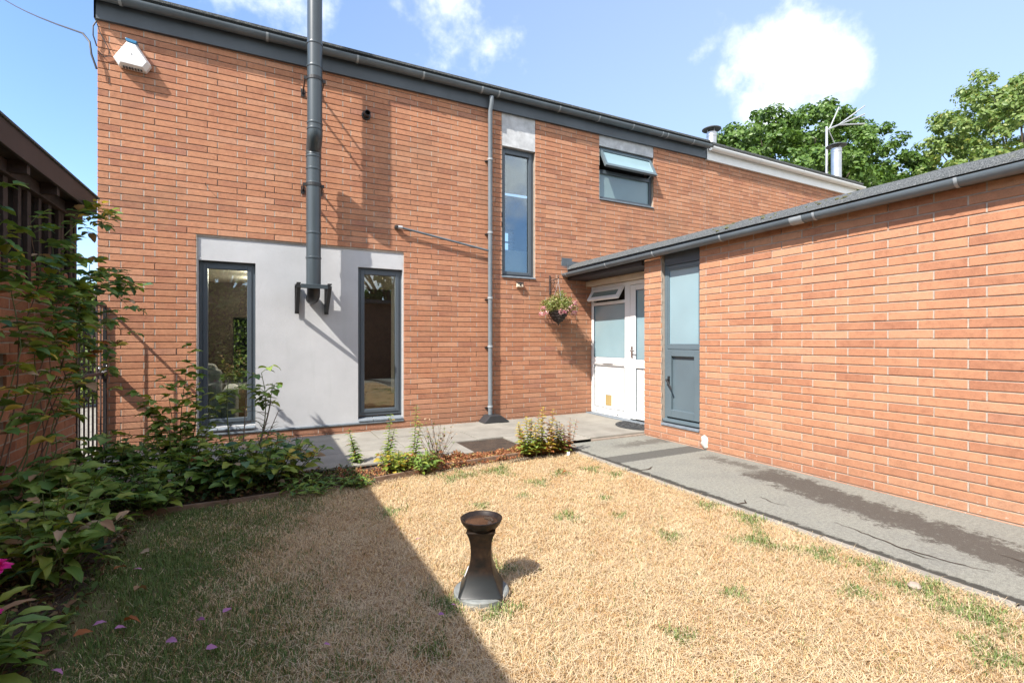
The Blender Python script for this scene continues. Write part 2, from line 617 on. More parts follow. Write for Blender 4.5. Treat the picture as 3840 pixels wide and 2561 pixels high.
# ------------------------------------------------------------------ mesh helpers
class MB:
    def __init__(s):
        s.v = []
        s.f = []

    def add(s, vs, fs):
        o = len(s.v)
        s.v += [tuple(a) for a in vs]
        s.f += [tuple(i + o for i in f) for f in fs]
        return s

    def box(s, x0, x1, y0, y1, z0, z1):
        if x0 > x1: x0, x1 = x1, x0
        if y0 > y1: y0, y1 = y1, y0
        if z0 > z1: z0, z1 = z1, z0
        return s.add([(x0, y0, z0), (x1, y0, z0), (x1, y1, z0), (x0, y1, z0), (x0, y0, z1), (x1, y0, z1), (x1, y1, z1), (x0, y1, z1)],
                     [(0, 3, 2, 1), (4, 5, 6, 7), (0, 1, 5, 4), (1, 2, 6, 5), (2, 3, 7, 6), (3, 0, 4, 7)])

    def prism(s, poly, axis, a, b):
        """poly: 2-D outline; extruded along axis from a to b (2-D axes are the other two, in x,y,z order)."""
        def P(p, t):
            return {'x': (t, p[0], p[1]), 'y': (p[0], t, p[1]), 'z': (p[0], p[1], t)}[axis]
        n = len(poly)
        return s.add([P(p, a) for p in poly] + [P(p, b) for p in poly],
                     [tuple(range(n))[::-1], tuple(range(n, 2 * n))] + [(i, (i + 1) % n, n + (i + 1) % n, n + i) for i in range(n)])

    def tube(s, pts, r, n=8, cap=True):
        pts = [Vector(p) for p in pts]
        rs = r if isinstance(r, (list, tuple)) else [r] * len(pts)
        rings = []
        ref = None
        for i, p in enumerate(pts):
            if i == 0:
                d = pts[1] - p
            elif i == len(pts) - 1:
                d = p - pts[i - 1]
            else:
                d = (pts[i + 1] - p).normalized() + (p - pts[i - 1]).normalized()
            d = d.normalized() if d.length > 1e-9 else Vector((0, 0, 1))
            if ref is None:
                ref = d.orthogonal().normalized()
            ref = (ref - d * ref.dot(d))
            ref = ref.normalized() if ref.length > 1e-6 else d.orthogonal().normalized()
            u = ref
            w = d.cross(u)
            rings.append([p + (u * math.cos(2 * math.pi * k / n) + w * math.sin(2 * math.pi * k / n)) * rs[i] for k in range(n)])
        vs = [q for g in rings for q in g]
        fs = []
        for i in range(len(rings) - 1):
            for k in range(n):
                a = i * n + k
                b = i * n + (k + 1) % n
                fs.append((a, b, b + n, a + n))
        if cap:
            fs.append(tuple(range(n))[::-1])
            fs.append(tuple(range((len(rings) - 1) * n, len(rings) * n)))
        return s.add(vs, fs)

    def lathe(s, prof, c=(0, 0, 0), n=24):
        vs = []
        fs = []
        for (r, z) in prof:
            for k in range(n):
                a = 2 * math.pi * k / n
                vs.append((c[0] + r * math.cos(a), c[1] + r * math.sin(a), c[2] + z))
        for i in range(len(prof) - 1):
            for k in range(n):
                a = i * n + k
                b = i * n + (k + 1) % n
                fs.append((a, b, b + n, a + n))
        return s.add(vs, fs)

    def strip(s, prof, axis, a, b, za=0., zb=0.):
        """Open profile swept along axis from a to b; z offset za..zb."""
        def P(p, t, dz):
            return {'x': (t, p[0], p[1] + dz), 'y': (p[0], t, p[1] + dz)}[axis]
        n = len(prof)
        return s.add([P(p, a, za) for p in prof] + [P(p, b, zb) for p in prof], [(i, i + 1, n + i + 1, n + i) for i in range(n - 1)])

    def build(s, name, mat, parent=None, smooth=False, bevel=0., fixn=True):
        me = bpy.data.meshes.new(name)
        me.from_pydata(s.v, [], s.f)
        if fixn:
            bm = bmesh.new()
            bm.from_mesh(me)
            bmesh.ops.recalc_face_normals(bm, faces=bm.faces)
            bm.to_mesh(me)
            bm.free()
        if smooth:
            me.shade_smooth()
            me.set_sharp_from_angle(angle=R(38))
        me.materials.append(mat)
        o = bpy.data.objects.new(name, me)
        COL.objects.link(o)
        if parent is not None:
            o.parent = parent
        if bevel:
            bv = o.modifiers.new('bevel', 'BEVEL')
            bv.width = bevel
            bv.segments = 2
            bv.limit_method = 'ANGLE'
        return o


def tag(o, label=None, cat=None, group=None, kind=None):
    if label: o['label'] = label
    if cat: o['category'] = cat
    if group: o['group'] = group
    if kind: o['kind'] = kind
    return o


def thing(name, label, cat, loc=(0, 0, 0), rz=0., group=None):
    o = bpy.data.objects.new(name, None)
    COL.objects.link(o)
    o.empty_display_size = .2
    o.location = loc
    o.rotation_euler = (0, 0, rz)
    return tag(o, label, cat, group)


# ------------------------------------------------------------------ brickwork
COURSE, BL = .075, .307
JT = .010
_brick_cache = {}


def brick_mesh(L, H, mat):
    key = (round(L, 3), round(H, 3), mat.name, rnd.randrange(3))
    if key in _brick_cache:
        return _brick_cache[key]
    c = .0028
    j = lambda: rnd.uniform(-.0011, .0011)
    D = .020
    v = [(0, D, 0), (L, D, 0), (L, D, H), (0, D, H),
         (j(), c, j()), (L + j(), c, j()), (L + j(), c, H + j()), (j(), c, H + j()),
         (c, j() * .6, c + j()), (L - c, j() * .6, c + j()), (L - c, j() * .6, H - c + j()), (c, j() * .6, H - c + j())]
    f = [(8, 9, 10, 11), (4, 5, 9, 8), (5, 6, 10, 9), (6, 7, 11, 10), (7, 4, 8, 11), (0, 1, 5, 4), (1, 2, 6, 5), (2, 3, 7, 6), (3, 0, 4, 7)]
    me = bpy.data.meshes.new('brick')
    me.from_pydata(v, [], f)
    me.materials.append(mat)
    _brick_cache[key] = me
    return me


def cut(iv, holes):
    out = [iv]
    for (a, b) in holes:
        nx = []
        for (x, y) in out:
            if b <= x or a >= y:
                nx.append((x, y))
                continue
            if a > x: nx.append((x, a))
            if b < y: nx.append((b, y))
        out = nx
    return out


def brick_rects(x0, x1, zb, nc, openings, start=(1 / 3, 2 / 3), skip=None, ztop=None):
    res = []
    for i in range(nc):
        za = zb + i * COURSE + JT / 2
        zc = zb + (i + 1) * COURSE - JT / 2
        # joints of this course
        xs = []
        x = x0 + BL * start[i % 2] - BL
        while x < x1:
            xs.append((max(x, x0) + (0 if x <= x0 + 1e-6 else JT / 2), min(x + BL, x1) - (0 if x + BL >= x1 - 1e-6 else JT / 2)))
            x += BL
        for (a, b) in xs:
            if b - a < .02:
                continue
            # vertical slices where an opening bites part of the course
            pieces = [(a, b, za, zc)]
            for (ox0, ox1, oz0, oz1) in openings:
                nx = []
                for (pa, pb, pz0, pz1) in pieces:
                    if ox1 <= pa or ox0 >= pb or oz1 <= pz0 or oz0 >= pz1:
                        nx.append((pa, pb, pz0, pz1))
                        continue
                    if ox0 - pa > .025: nx.append((pa, ox0, pz0, pz1))
                    if pb - ox1 > .025: nx.append((ox1, pb, pz0, pz1))
                    ma, mb = max(pa, ox0), min(pb, ox1)
                    if oz0 - pz0 > .018: nx.append((ma, mb, pz0, oz0))
                    if pz1 - oz1 > .018: nx.append((ma, mb, oz1, pz1))
                pieces = nx
            for p in pieces:
                if skip and skip(*p):
                    continue
                if ztop is not None and p[2] > ztop:
                    continue
                res.append(p)
    return res


def lay_bricks(root, rects, mat, limit=300):
    """Bricks showing largest become parts; those past the limit one joined part."""
    mw = root.matrix_world.copy() if root.matrix_world else Matrix()
    mw = Matrix.Translation(root.location) @ root.rotation_euler.to_matrix().to_4x4()

    def score(p):
        c = mw @ Vector(((p[0] + p[1]) / 2, 0, (p[2] + p[3]) / 2))
        z = cam_depth(c.x, c.y)
        if z < .3:
            return 0
        u = (c.x * CC - c.y * CS) / z
        v = (c.z - CAM_H) / z
        inside = abs(u) < 1.064 and abs(v) < .71
        n = (mw.to_3x3() @ Vector((0, -1, 0)))
        cosn = abs(n.dot((Vector((0, 0, CAM_H)) - c).normalized()))
        return (p[1] - p[0]) * (p[3] - p[2]) * cosn / z ** 2 + (10 if inside else 0)
    rects = sorted(rects, key=score, reverse=True)
    mb = MB()
    for i, p in enumerate(rects):
        L, H = round(p[1] - p[0], 3), round(p[3] - p[2], 3)
        dy = rnd.uniform(-.0012, .0012)
        me = brick_mesh(L, H, mat)
        if i < limit:
            o = bpy.data.objects.new('brick', me)
            COL.objects.link(o)
            o.parent = root
            o.location = (p[0], dy, p[2])
        else:
            mb.add([(q.co.x + p[0], q.co.y + dy, q.co.z + p[2]) for q in me.vertices], [tuple(g.vertices) for g in me.polygons])
    if mb.v:
        o = mb.build('brickwork', mat, root, fixn=False)
        o['kind'] = 'stuff'
    return rects


def wall_shell(name, root, mat, x0, x1, z0, z1, y0, y1, openings, rects=None):
    """Backing wall with real openings; also the flush pointing of the upright joints."""
    xs = sorted(set([x0, x1] + [max(x0, min(x1, v)) for o in openings for v in o[:2]]))
    zs = sorted(set([z0, z1] + [max(z0, min(z1, v)) for o in openings for v in o[2:]]))

    def solid(i, j):
        if i < 0 or j < 0 or i >= len(xs) - 1 or j >= len(zs) - 1:
            return False
        cx, cz = (xs[i] + xs[i + 1]) / 2, (zs[j] + zs[j + 1]) / 2
        return not any(o[0] < cx < o[1] and o[2] < cz < o[3] for o in openings)
    mb = MB()
    for i in range(len(xs) - 1):
        for j in range(len(zs) - 1):
            if not solid(i, j):
                continue
            a, b, c, d = xs[i], xs[i + 1], zs[j], zs[j + 1]
            mb.add([(a, y0, c), (b, y0, c), (b, y0, d), (a, y0, d)], [(0, 1, 2, 3)])
            mb.add([(a, y1, c), (b, y1, c), (b, y1, d), (a, y1, d)], [(3, 2, 1, 0)])
            if not solid(i - 1, j): mb.add([(a, y0, c), (a, y0, d), (a, y1, d), (a, y1, c)], [(0, 1, 2, 3)])
            if not solid(i + 1, j): mb.add([(b, y0, c), (b, y1, c), (b, y1, d), (b, y0, d)], [(0, 1, 2, 3)])
            if not solid(i, j - 1): mb.add([(a, y0, c), (a, y1, c), (b, y1, c), (b, y0, c)], [(0, 1, 2, 3)])
            if not solid(i, j + 1): mb.add([(a, y0, d), (b, y0, d), (b, y1, d), (a, y1, d)], [(0, 1, 2, 3)])
    o = mb.build(name, mat, root, fixn=False)
    if rects:
        pj = MB()
        for p in rects:
            if p[3] - p[2] > .06 and rnd.random() < .9:
                d = rnd.choice((.0015, .0022, .0032))
                pj.add([(p[1], d, p[2]), (p[1] + JT, d, p[2]), (p[1] + JT, d, p[3]), (p[1], d, p[3])], [(0, 1, 2, 3)])
        q = pj.build('pointing', mat if mat.name == 'mortar_pale' else M['pointing'], root, fixn=False)
        q['kind'] = 'stuff'
    return o


# ------------------------------------------------------------------ setting: ground
def sheet(name, x0, x1, y0, y1, z, mat, kind='structure', nx=1, ny=1, amp=0.):
    mb = MB()
    for j in range(ny + 1):
        for i in range(nx + 1):
            x = x0 + (x1 - x0) * i / nx
            y = y0 + (y1 - y0) * j / ny
            mb.v.append((x, y, z + (mnoise.noise(Vector((x * 1.7, y * 1.7, 0))) * amp if amp else 0)))
    for j in range(ny):
        for i in range(nx):
            a = j * (nx + 1) + i
            mb.f.append((a, a + 1, a + nx + 2, a + nx + 1))
    o = mb.build(name, mat, None, smooth=bool(amp), fixn=False)
    return tag(o, kind=kind)


sheet('ground', -400, 400, -400, 400, -.06, M['ground'])
sheet('lawn', -.92, 3.165, -1.6, 4.60, -.012, M['thatch'], nx=60, ny=80, amp=.012)
sheet('flower_bed', -1.62, -.80, .4, 5.0, .0, M['soil'], nx=14, ny=50, amp=.05)
sheet('flower_bed', -.80, 3.24, 4.47, 4.98, -.005, M['soil'], nx=50, ny=9, amp=.035)
sheet('asphalt_path', 3.235, 4.62, -3, 4.962, 0., M['asphalt'])
def crack(pts, w):
    mb = MB()
    P, k = [], 0
    for (a, b) in zip(pts[:-1], pts[1:]):
        n_ = max(2, int(math.hypot(b[0] - a[0], b[1] - a[1]) / .03))
        for i in range(n_):
            t = i / n_
            P.append((a[0] + (b[0] - a[0]) * t + rnd.gauss(0, .006), a[1] + (b[1] - a[1]) * t + rnd.gauss(0, .006)))
    P.append(pts[-1])
    for i, p in enumerate(P):
        q = P[min(i + 1, len(P) - 1)]
        o_ = P[max(i - 1, 0)]
        d = Vector((q[0] - o_[0], q[1] - o_[1])).normalized()
        ww = w * (.25 + .75 * math.sin(math.pi * i / (len(P) - 1))) * rnd.uniform(.6, 1.2)
        mb.v += [(p[0] - d.y * ww, p[1] + d.x * ww, .004), (p[0] + d.y * ww, p[1] - d.x * ww, .004)]
    mb.f = [(2 * i, 2 * i + 1, 2 * i + 3, 2 * i + 2) for i in range(len(P) - 1)]
    tag(mb.build('path_crack', M['soil'], fixn=False), kind='structure')


crack([(3.55, 1.95), (3.53, 1.79), (3.50, 1.62), (3.47, 1.54), (3.49, 1.38), (3.50, 1.29), (3.56, 1.12)], .006)
crack([(3.47, 1.54), (3.44, 1.42), (3.45, 1.33)], .004)
crack([(3.60, 2.55), (3.56, 2.40), (3.58, 2.30)], .004)
crack([(3.27, 3.62), (3.38, 3.60), (3.50, 3.66)], .010)
crack([(3.27, 2.52), (3.36, 2.50), (3.42, 2.56)], .009)
crack([(3.90, 1.25), (3.86, 1.10), (3.88, 1.0)], .003)
sheet('side_path', -4.2, -1.56, 5.7, 12, -.02, M['concrete'])

# kerb beside the lawn, in separate lengths
kerb = thing('kerb', None, None, (3.20, 0, 0))
kerb['kind'] = 'structure'
kb = MB().box(-.032, .032, .006, .908, -.1, .004).build('kerb_stone', M['concrete'], kerb, bevel=.006)
for i in range(-2, 5):
    o = kb if i == -2 else kb.copy()
    if i != -2:
        COL.objects.link(o)
    o.location = (rnd.uniform(-.004, .004), i * .915 + .02, rnd.uniform(-.006, .004))
# dark strip in the gap between kerb and asphalt
mb = MB().box(3.231, 3.240, -2, 4.95, -.08, -.012)
tag(mb.build('kerb_gap', M['soil']), kind='structure')

# concrete paving in front of the house: separate slabs
pav = thing('paving', None, None, (0, 0, 0))
pav['kind'] = 'structure'
rows = [(4.945, 5.545), (5.545, 6.155), (6.155, 6.757)]
for ri, (ya, yb) in enumerate(rows):
    x = -1.60 + (.0, .28, .12)[ri]
    xs = [-1.60]
    while x < 3.65:
        x += .93
        xs.append(min(x, 3.70))
    xs = sorted(set(round(v, 3) for v in xs))
    for a, b in zip(xs[:-1], xs[1:]):
        if b - a < .05:
            continue
        if ri == 0 and a < 2.1 < b:
            b = 2.10
        if ri == 0 and 2.10 <= a < 2.74:
            a = 2.74
        if b - a < .05:
            continue
        z = .04 + rnd.uniform(-.004, .003)
        o = MB().box(a + .005, b - .005, ya + .005, yb - .005, -.05, z).build('slab', M['concrete'], pav, bevel=.004)
o = MB().box(2.744, 3.70 - .005, 4.95, 5.54, -.05, .036).build('slab', M['concrete'], pav, bevel=.004)
# large pale slabs under the porch
for (a, b, c, d) in ((3.705, 4.99, 5.72, 6.755), (3.705, 5.04, 4.975, 5.71)):
    MB().box(a, b, c, d, -.05, .041 + rnd.uniform(0, .003)).build('slab', M['concrete'], pav, bevel=.004)
MB().box(-1.6, 5.0, 4.95, 6.757, -.06, .020).build('bedding', M['mortar'], pav)
# planting hole left in the paving
tag(MB().box(2.10, 2.74, 4.94, 5.55, -.05, .0235).build('soil_pocket', M['soil']), kind='structure')

# brown board edging between lawn and bed
edg = thing('bed_edging', 'low brown board edging between the dry lawn and the flower bed', 'edging', (-.86, 4.36, 0))
pts = [(-.0, -.02), (.62, -.01), (1.13, .03), (1.74, .02), (2.45, .17), (3.15, .24), (3.96, .30)]
for (ax, ay), (bx, by) in zip(pts[:-1], pts[1:]):
    L = math.hypot(bx - ax, by - ay)
    o = MB().box(.004, L - .004, -.011, .011, -.05, (.052 if ax > 1.6 else .034) + rnd.uniform(-.012, .008)).build('board', M['edge_wood'], edg, bevel=.003)
    o.location = (ax, ay, 0)
    o.rotation_euler = (rnd.uniform(-.08, .08), 0, math.atan2(by - ay, bx - ax))

# ------------------------------------------------------------------ the house
WALL_Y = 6.757
house = thing('brick_house', 'two storey brick house with grey gutter, tall dark framed windows and a grey render panel', 'house', (0, WALL_Y, 0))
HX0, HX1 = -1.605, 7.845
ZB = CAM_H - .008 - 17 * COURSE          # bed line 17 courses under eye level
tilt = lambda x: .0138 * (x - HX0)       # the eaves rise slightly to the right
PANEL = (-.698, 1.779, .150, 2.512)
W1 = (-.677, -.079, .235, 2.235)
W2 = (1.154, 1.763, .205, 2.280)
W3 = (3.319, 3.932, 2.285, 4.335)
W3P = (3.319, 3.932, 2.285, 4.95)
W4 = (5.216, 6.480, 3.765, 4.690)
W4P = (5.216, 6.480, 3.765, 4.98)
openings = [PANEL, W3P, W4P]
rects = brick_rects(HX0, HX1, ZB, 67, openings, start=(2 / 3, 1 / 3), ztop=4.93,
                    skip=lambda a, b, c, d: a > 5.06 and d < 2.45)
lay_bricks(house, rects, M['brick'])
wall_shell('wall', house, M['mortar'], HX0 + .004, HX1, -.1, 5.0, .011, .25, [PANEL, W3P, W4P], rects)

# rendered panel round the two ground-floor windows, set back a little
pan = wall_shell('render_panel', house, M['render'], PANEL[0], PANEL[1], PANEL[2], PANEL[3], .022, .20, [W1, W2])
MB().box(PANEL[0] + .003, PANEL[1] - .003, -.014, .06, .142, .166).build('panel_sill', M['slate'], house, bevel=.004)
# lintels over the upper windows
for (a, b, c, d, w) in ((W3[0], W3[1], W3[3], 4.94, .004), (W4[0], W4[1], W4[3], 4.96, .004)):
    MB().box(a + .003, b - .003, .006, .2, c, d).build('lintel', M['lintel'], house, bevel=.003)


def framed_window(parent, name, x0, x1, z0, z1, y, fw=.052, sash=.040, depth=.07, mat=None, glass=None, sashmat=None, label=None):
    mat = mat or M['anth']
    w = MB()
    w.box(x0, x0 + fw, y, y + depth, z0, z1).box(x1 - fw, x1, y, y + depth, z0, z1)
    w.box(x0 + fw, x1 - fw, y + .0005, y + depth, z1 - fw, z1).box(x0 + fw, x1 - fw, y + .0005, y + depth, z0, z0 + fw)
    root = w.build(name, mat, parent, bevel=.004)
    if label: root['label'] = label
    if sash:
        a0, a1, c0, c1 = x0 + fw, x1 - fw, z0 + fw, z1 - fw
        s = MB()
        s.box(a0 - .01, a0 + sash, y - .012, y + .05, c0 - .01, c1 + .01).box(a1 - sash, a1 + .01, y - .012, y + .05, c0 - .01, c1 + .01)
        s.box(a0 + sash, a1 - sash, y - .0115, y + .05, c1 - sash, c1 + .01).box(a0 + sash, a1 - sash, y - .0115, y + .05, c0 - .01, c0 + sash)
        s.build('sash', sashmat or mat, root, bevel=.006)
        fw2 = fw + sash
    else:
        fw2 = fw
    g = MB().box(x0 + fw2 - .006, x1 - fw2 + .006, y + .020, y + .026, z0 + fw2 - .006, z1 - fw2 + .006)
    g.build('pane', glass or M['glass'], root)
    return root


framed_window(house, 'window', *W1[:2], W1[2], W1[3], .075)
framed_window(house, 'window', *W2[:2], W2[2] + .035, W2[3], .075)
framed_window(house, 'window', *W3[:2], W3[2], W3[3], .070)
# sloping tiled sills
for (a, b, z, n) in ((W2[0], W2[1], W2[2] - .02, 3), (W1[0], W1[1], W1[2] - .03, 3), (W4[0], W4[1], W4[2] - .012, 5), (W3[0], W3[1], W3[2] - .005, 2)):
    st = (b - a) / n
    for k in range(n):
        MB().prism([(-.020, z - .012), (-.020, z + .006), (.13, z + .045), (.13, z - .012)], 'x', a + k * st + .004, a + (k + 1) * st - .004).build('sill_tile', M['slate'], house, bevel=.003)

# small upper window: fixed obscured light below, top-hung sash standing open
x0, x1, z0, z1 = W4
w4 = MB()
w4.box(x0, x0 + .05, .06, .13, z0, z1).box(x1 - .05, x1, .06, .13, z0, z1).box(x0 + .05, x1 - .05, .0605, .13, z1 - .045, z1).box(x0 + .05, x1 - .05, .0605, .13, z0, z0 + .06)
w4.box(x0 + .05, x1 - .05, .061, .13, 4.235, 4.300)
w4r = w4.build('window', M['anth'], house, bevel=.004)
w4r['label'] = 'small upper window with its top sash propped open'
MB().box(x0 + .045, x1 - .045, .085, .09, z0 + .055, 4.24).build('pane', M['frost_dk'], w4r)
s = MB()
hh = .400
s.box(0, .05, 0, .05, -hh, 0).box(1.18 - .05, 1.18, 0, .05, -hh, 0).box(.05, 1.13, .0005, .05, -.06, 0).box(.05, 1.13, .0005, .05, -hh, -hh + .055)
so_ = s.build('sash', M['anth_door'], w4r, bevel=.005)
so_.location = (x0 + .042, .035, z1 - .02)
so_.rotation_euler = (R(-27), 0, 0)
pn = MB().box(.045, 1.135, .02, .026, -hh + .05, -.055).build('pane', M['frost'], w4r)
pn.location, pn.rotation_euler = so_.location, so_.rotation_euler
MB().tube([(x1 - .08, .09, 4.29), (x1 - .08, -.08, 4.36)], .008).build('stay', M['white'], w4r)
# black sheet standing in for the dark room behind the open gap
MB().box(x0 + .05, x1 - .05, .20, .21, 4.29, z1 - .04).build('dark_room_sheet', M['gap_black'], w4r)

# eaves: fascia, gutter, roof edge
def eaves(parent, xa, xb, zoff, fmat, gmat, jmat, joints, yo=0.):
    za, zb = 4.775 + tilt(xa) + zoff, 4.775 + tilt(xb) + zoff
    MB().strip([(-.040, 0), (-.040, .262), (.0, .262), (.0, 0), (-.040, 0)], 'x', xa, xb, za, zb).build('fascia', fmat, parent)
    n = 14
    r, t = .064, .006
    cy, cz = -.112, .232
    prof = [(cy - r * math.cos(math.pi * k / n), cz - r * math.sin(math.pi * k / n)) for k in range(n + 1)]
    prof += [(cy + (r - t) * math.cos(math.pi * k / n), cz - (r - t) * math.sin(math.pi * k / n)) for k in range(n + 1)]
    prof.append(prof[0])
    g = MB().strip(prof, 'x', xa - .09 if xa < 0 else xa, xb, za, zb).build('gutter', gmat, parent, smooth=True)
    R2 = r + .006
    for jx in joints:
        z = 4.775 + tilt(jx) + zoff
        pr = [(cy - R2 * math.cos(math.pi * k / n), cz - R2 * math.sin(math.pi * k / n)) for k in range(n + 1)]
        pr += [(cy + (r - .001) * math.cos(math.pi * k / n), cz - (r - .001) * math.sin(math.pi * k / n)) for k in range(n + 1)]
        pr.append(pr[0])
        MB().strip(pr, 'x', jx - .014, jx + .014, z, z).build('gutter_clip', jmat, parent, smooth=True)
    return za


gx = [-1.38, .05, 1.12, 2.02, 2.92, 3.20, 4.30, 5.10, 5.85, 6.55, 6.68, 7.35]
eaves(house, HX0 - .02, HX1, 0, M['fascia'], M['gutter'], M['gutter_joint'], gx)
MB().strip([(-.13, .295), (-.13, .325), (4.5, .36), (4.5, .27), (-.05, .27), (-.13, .295)], 'x', HX0 - .05, HX1, 4.775, 4.775 + tilt(HX1)).build('roof', M['felt'], house)
MB().box(HX0 - .022, HX0 - .004, -.040, 4.3, 4.775, 5.04).build('bargeboard', M['fascia'], house)

# downpipe with clips and its black shoe
dp = MB().tube([(3.095, -.112, 4.99), (3.095, -.112, 4.90), (3.095, -.062, 4.80), (3.095, -.062, .10)], .034, 14).build('downpipe', M['pipe'], house, smooth=True)
for z in (4.05, 2.93, 1.93, 1.19, .27):
    MB().lathe([(.036, -.016), (.041, -.014), (.041, .014), (.036, .016)], (3.095, -.062, z), 16).build('pipe_clip', M['gutter_joint'], dp, smooth=True)
    MB().box(3.03, 3.09, -.035, .0, z - .030, z - .012).build('clip_arm', M['black'], dp)
MB().prism([(2.925, .04), (3.335, .04), (3.335, .055), (3.20, .150), (3.02, .150), (2.925, .055)], 'y', -.235, -.004).build('drain_hood', M['blackplastic'], house, bevel=.006)

# inside of the house, seen through the clear panes
inn = MB()
inn.box(HX0 + .02, HX0 + .25, .26, 4.3, -.1, 5.0).box(2.60, 2.68, .26, 4.3, .0, 2.6)
inn.build('side_wall', M['wall_in'], house)
wall_shell('back_wall', house, M['dark_panel'], HX0 + .02, HX1, -.1, 5.0, 4.25, 4.5, [(-.52, -.02, .35, 1.74), (.25, 1.75, .2, 2.2), (5.30, 5.72, 3.28, 4.10)])  # middle opening is unseen, added to let daylight onto the ceiling
MB().box(HX0 + .25, HX1, .26, 4.25, 2.43, 2.76).build('ceiling', M['ceil'], house)
MB().box(HX0 + .25, HX1, .26, 4.25, .02, .12).build('floor', M['floor_in'], house)
MB().box(2.9, 2.98, .26, 4.25, 2.77, 4.98).box(7.6, 7.7, .26, 4.25, -.1, 4.98).build('partition', M['dark_panel'], house)
wb = MB()
for z in (3.28, 3.53, 3.80, 4.08):
    wb.box(5.30, 5.72, 4.22, 4.26, z - .02, z + .02)
wb.build('window_bar', M['white'], house)

for k in range(3):
    x_, y_ = -.12 + .02 * k, 1.3 + 1.0 * k
    lm, lnt, lb = mk('lit_lamp')
    lb.inputs['Emission Color'].default_value = (1, .86, .66, 1)
    lb.inputs['Emission Strength'].default_value = 14
    MB().lathe([(0, 2.424), (.035, 2.424), (.035, 2.430)], (x_, y_, 0), 14).build('ceiling_spot', lm, house)
    pd = bpy.data.lights.new('ceiling_spot_light', 'POINT')
    pd.energy = 16
    pd.color = (1, .86, .68)
    pd.shadow_soft_size = .04
    po_ = bpy.data.objects.new('ceiling_spot_light', pd)
    COL.objects.link(po_)
    po_.parent = house
    po_.location = (x_, y_, 2.38)

# ------------------------------------------------------------------ neighbouring house in the same terrace
nb = thing('neighbour_house', 'neighbouring brick house of the terrace with white fascia and white gutter', 'house', (7.85, WALL_Y, 0))
NX1 = 12.73 - 7.85
nrect = brick_rects(0.004, NX1, ZB, 67, [], start=(1 / 3, 2 / 3), ztop=4.93, skip=lambda a, b, c, d: d < 2.6)
lay_bricks(nb, nrect, M['brick'])
wall_shell('wall', nb, M['mortar'], 0.004, NX1, -.1, 5.0, .011, .25, [], nrect)
MB().box(NX1 - .25, NX1 - .004, .25, 5, -.1, 4.98).build('side_wall', M['mortar'], nb)
for jx in (0,):
    za = 4.885
    MB().strip([(-.045, 0), (-.045, .262), (.0, .262), (.0, 0), (-.045, 0)], 'x', .004, NX1 + .45, za, za).build('fascia', M['white'], nb)
    n = 14
    r = .066
    cy, cz = -.115, .225
    prof = [(cy - r * math.cos(math.pi * k / n), cz - r * math.sin(math.pi * k / n)) for k in range(n + 1)]
    prof += [(cy + (r - .006) * math.cos(math.pi * k / n), cz - (r - .006) * math.sin(math.pi * k / n)) for k in range(n + 1)]
    prof.append(prof[0])
    MB().strip(prof, 'x', .03, NX1 + .62, za, za).build('gutter', M['white'], nb, smooth=True)
    for jx in (.05, 1.5, 3.0, 4.0, 4.9):
        pr = [(cy - (r + .006) * math.cos(math.pi * k / n), cz - (r + .006) * math.sin(math.pi * k / n)) for k in range(n + 1)]
        pr += [(cy + (r - .001) * math.cos(math.pi * k / n), cz - (r - .001) * math.sin(math.pi * k / n)) for k in range(n + 1)]
        pr.append(pr[0])
        MB().strip(pr, 'x', jx - .016, jx + .016, za, za).build('gutter_clip', M['white'], nb, smooth=True)
MB().strip([(-.13, .295), (-.13, .325), (4.8, .36), (4.8, .27), (-.05, .27), (-.13, .295)], 'x', .004, NX1 + .6, 4.885, 4.885).build('roof', M['felt'], nb)
MB().box(NX1 + .004, NX1 + .45, -.04, .6, 4.872, 4.884).build('soffit', M['white'], nb)


def metal_cap(loc, h, r, label):
    t = thing('roof_flue', label, 'flue', loc, 0, 'steel flues on the neighbouring roof')
    MB().lathe([(0, 0), (r, 0), (r, h - .22), (r * 1.06, h - .215), (r * 1.06, h - .16), (r, h - .155), (r, h - .10), (r * .7, h - .10)], (0, 0, 0), 20).build('pipe', M['steel'], t, smooth=True)
    c = MB().lathe([(0, h + .06), (r * 1.1, h + .045), (r * 1.95, h - .005), (r * 1.95, h - .02), (r * 1.0, h + .02), (0, h + .03)], (0, 0, 0), 24).build('cowl', M['lead'], t, smooth=True)
    for k in range(3):
        a = k * 2.1 + .4
        MB().tube([(r * .8 * math.cos(a), r * .8 * math.sin(a), h - .12), (r * .8 * math.cos(a), r * .8 * math.sin(a), h + .03)], .012, 6).build('strut', M['steel'], t)
    return t


metal_cap((10.70, 9.0, 5.18), 1.78, .125, 'short steel flue with conical cap, beside the end of the grey gutter')
metal_cap((16.50, 9.0, 5.18), 2.42, .150, 'taller steel flue with dark cap beside the television aerial')
# aerial
an = thing('tv_aerial', 'television aerial on a thin mast in front of the dark green tree', 'aerial', (16.85, 9.5, 5.18))
MB().tube([(0, 0, 0), (0, 0, 3.30)], .038, 8).build('mast', M['alu'], an)
bo = MB()
tipd = Vector((2.15, 0, .95))
bo.tube([(0, 0, 3.2), tuple(Vector((0, 0, 3.2)) + tipd * .35)], .028, 6)
bo.build('boom', M['alu'], an)
for dz in (-.34, .0, .30):
    a = Vector((0, 0, 3.2)) + tipd * .33
    b = Vector((0, 0, 3.2)) + tipd * 1.08 + Vector((0, 0, dz))
    MB().tube([tuple(a), tuple(b)], .026, 6).build('rod', M['alu'], an)
MB().tube([(.12, 0, 3.2), (.72, 0, 4.12)], .022, 6).build('reflector', M['alu'], an)
MB().tube([(.12, 0, 3.2), (.76, 0, 2.50)], .016, 6).build('reflector', M['alu'], an)

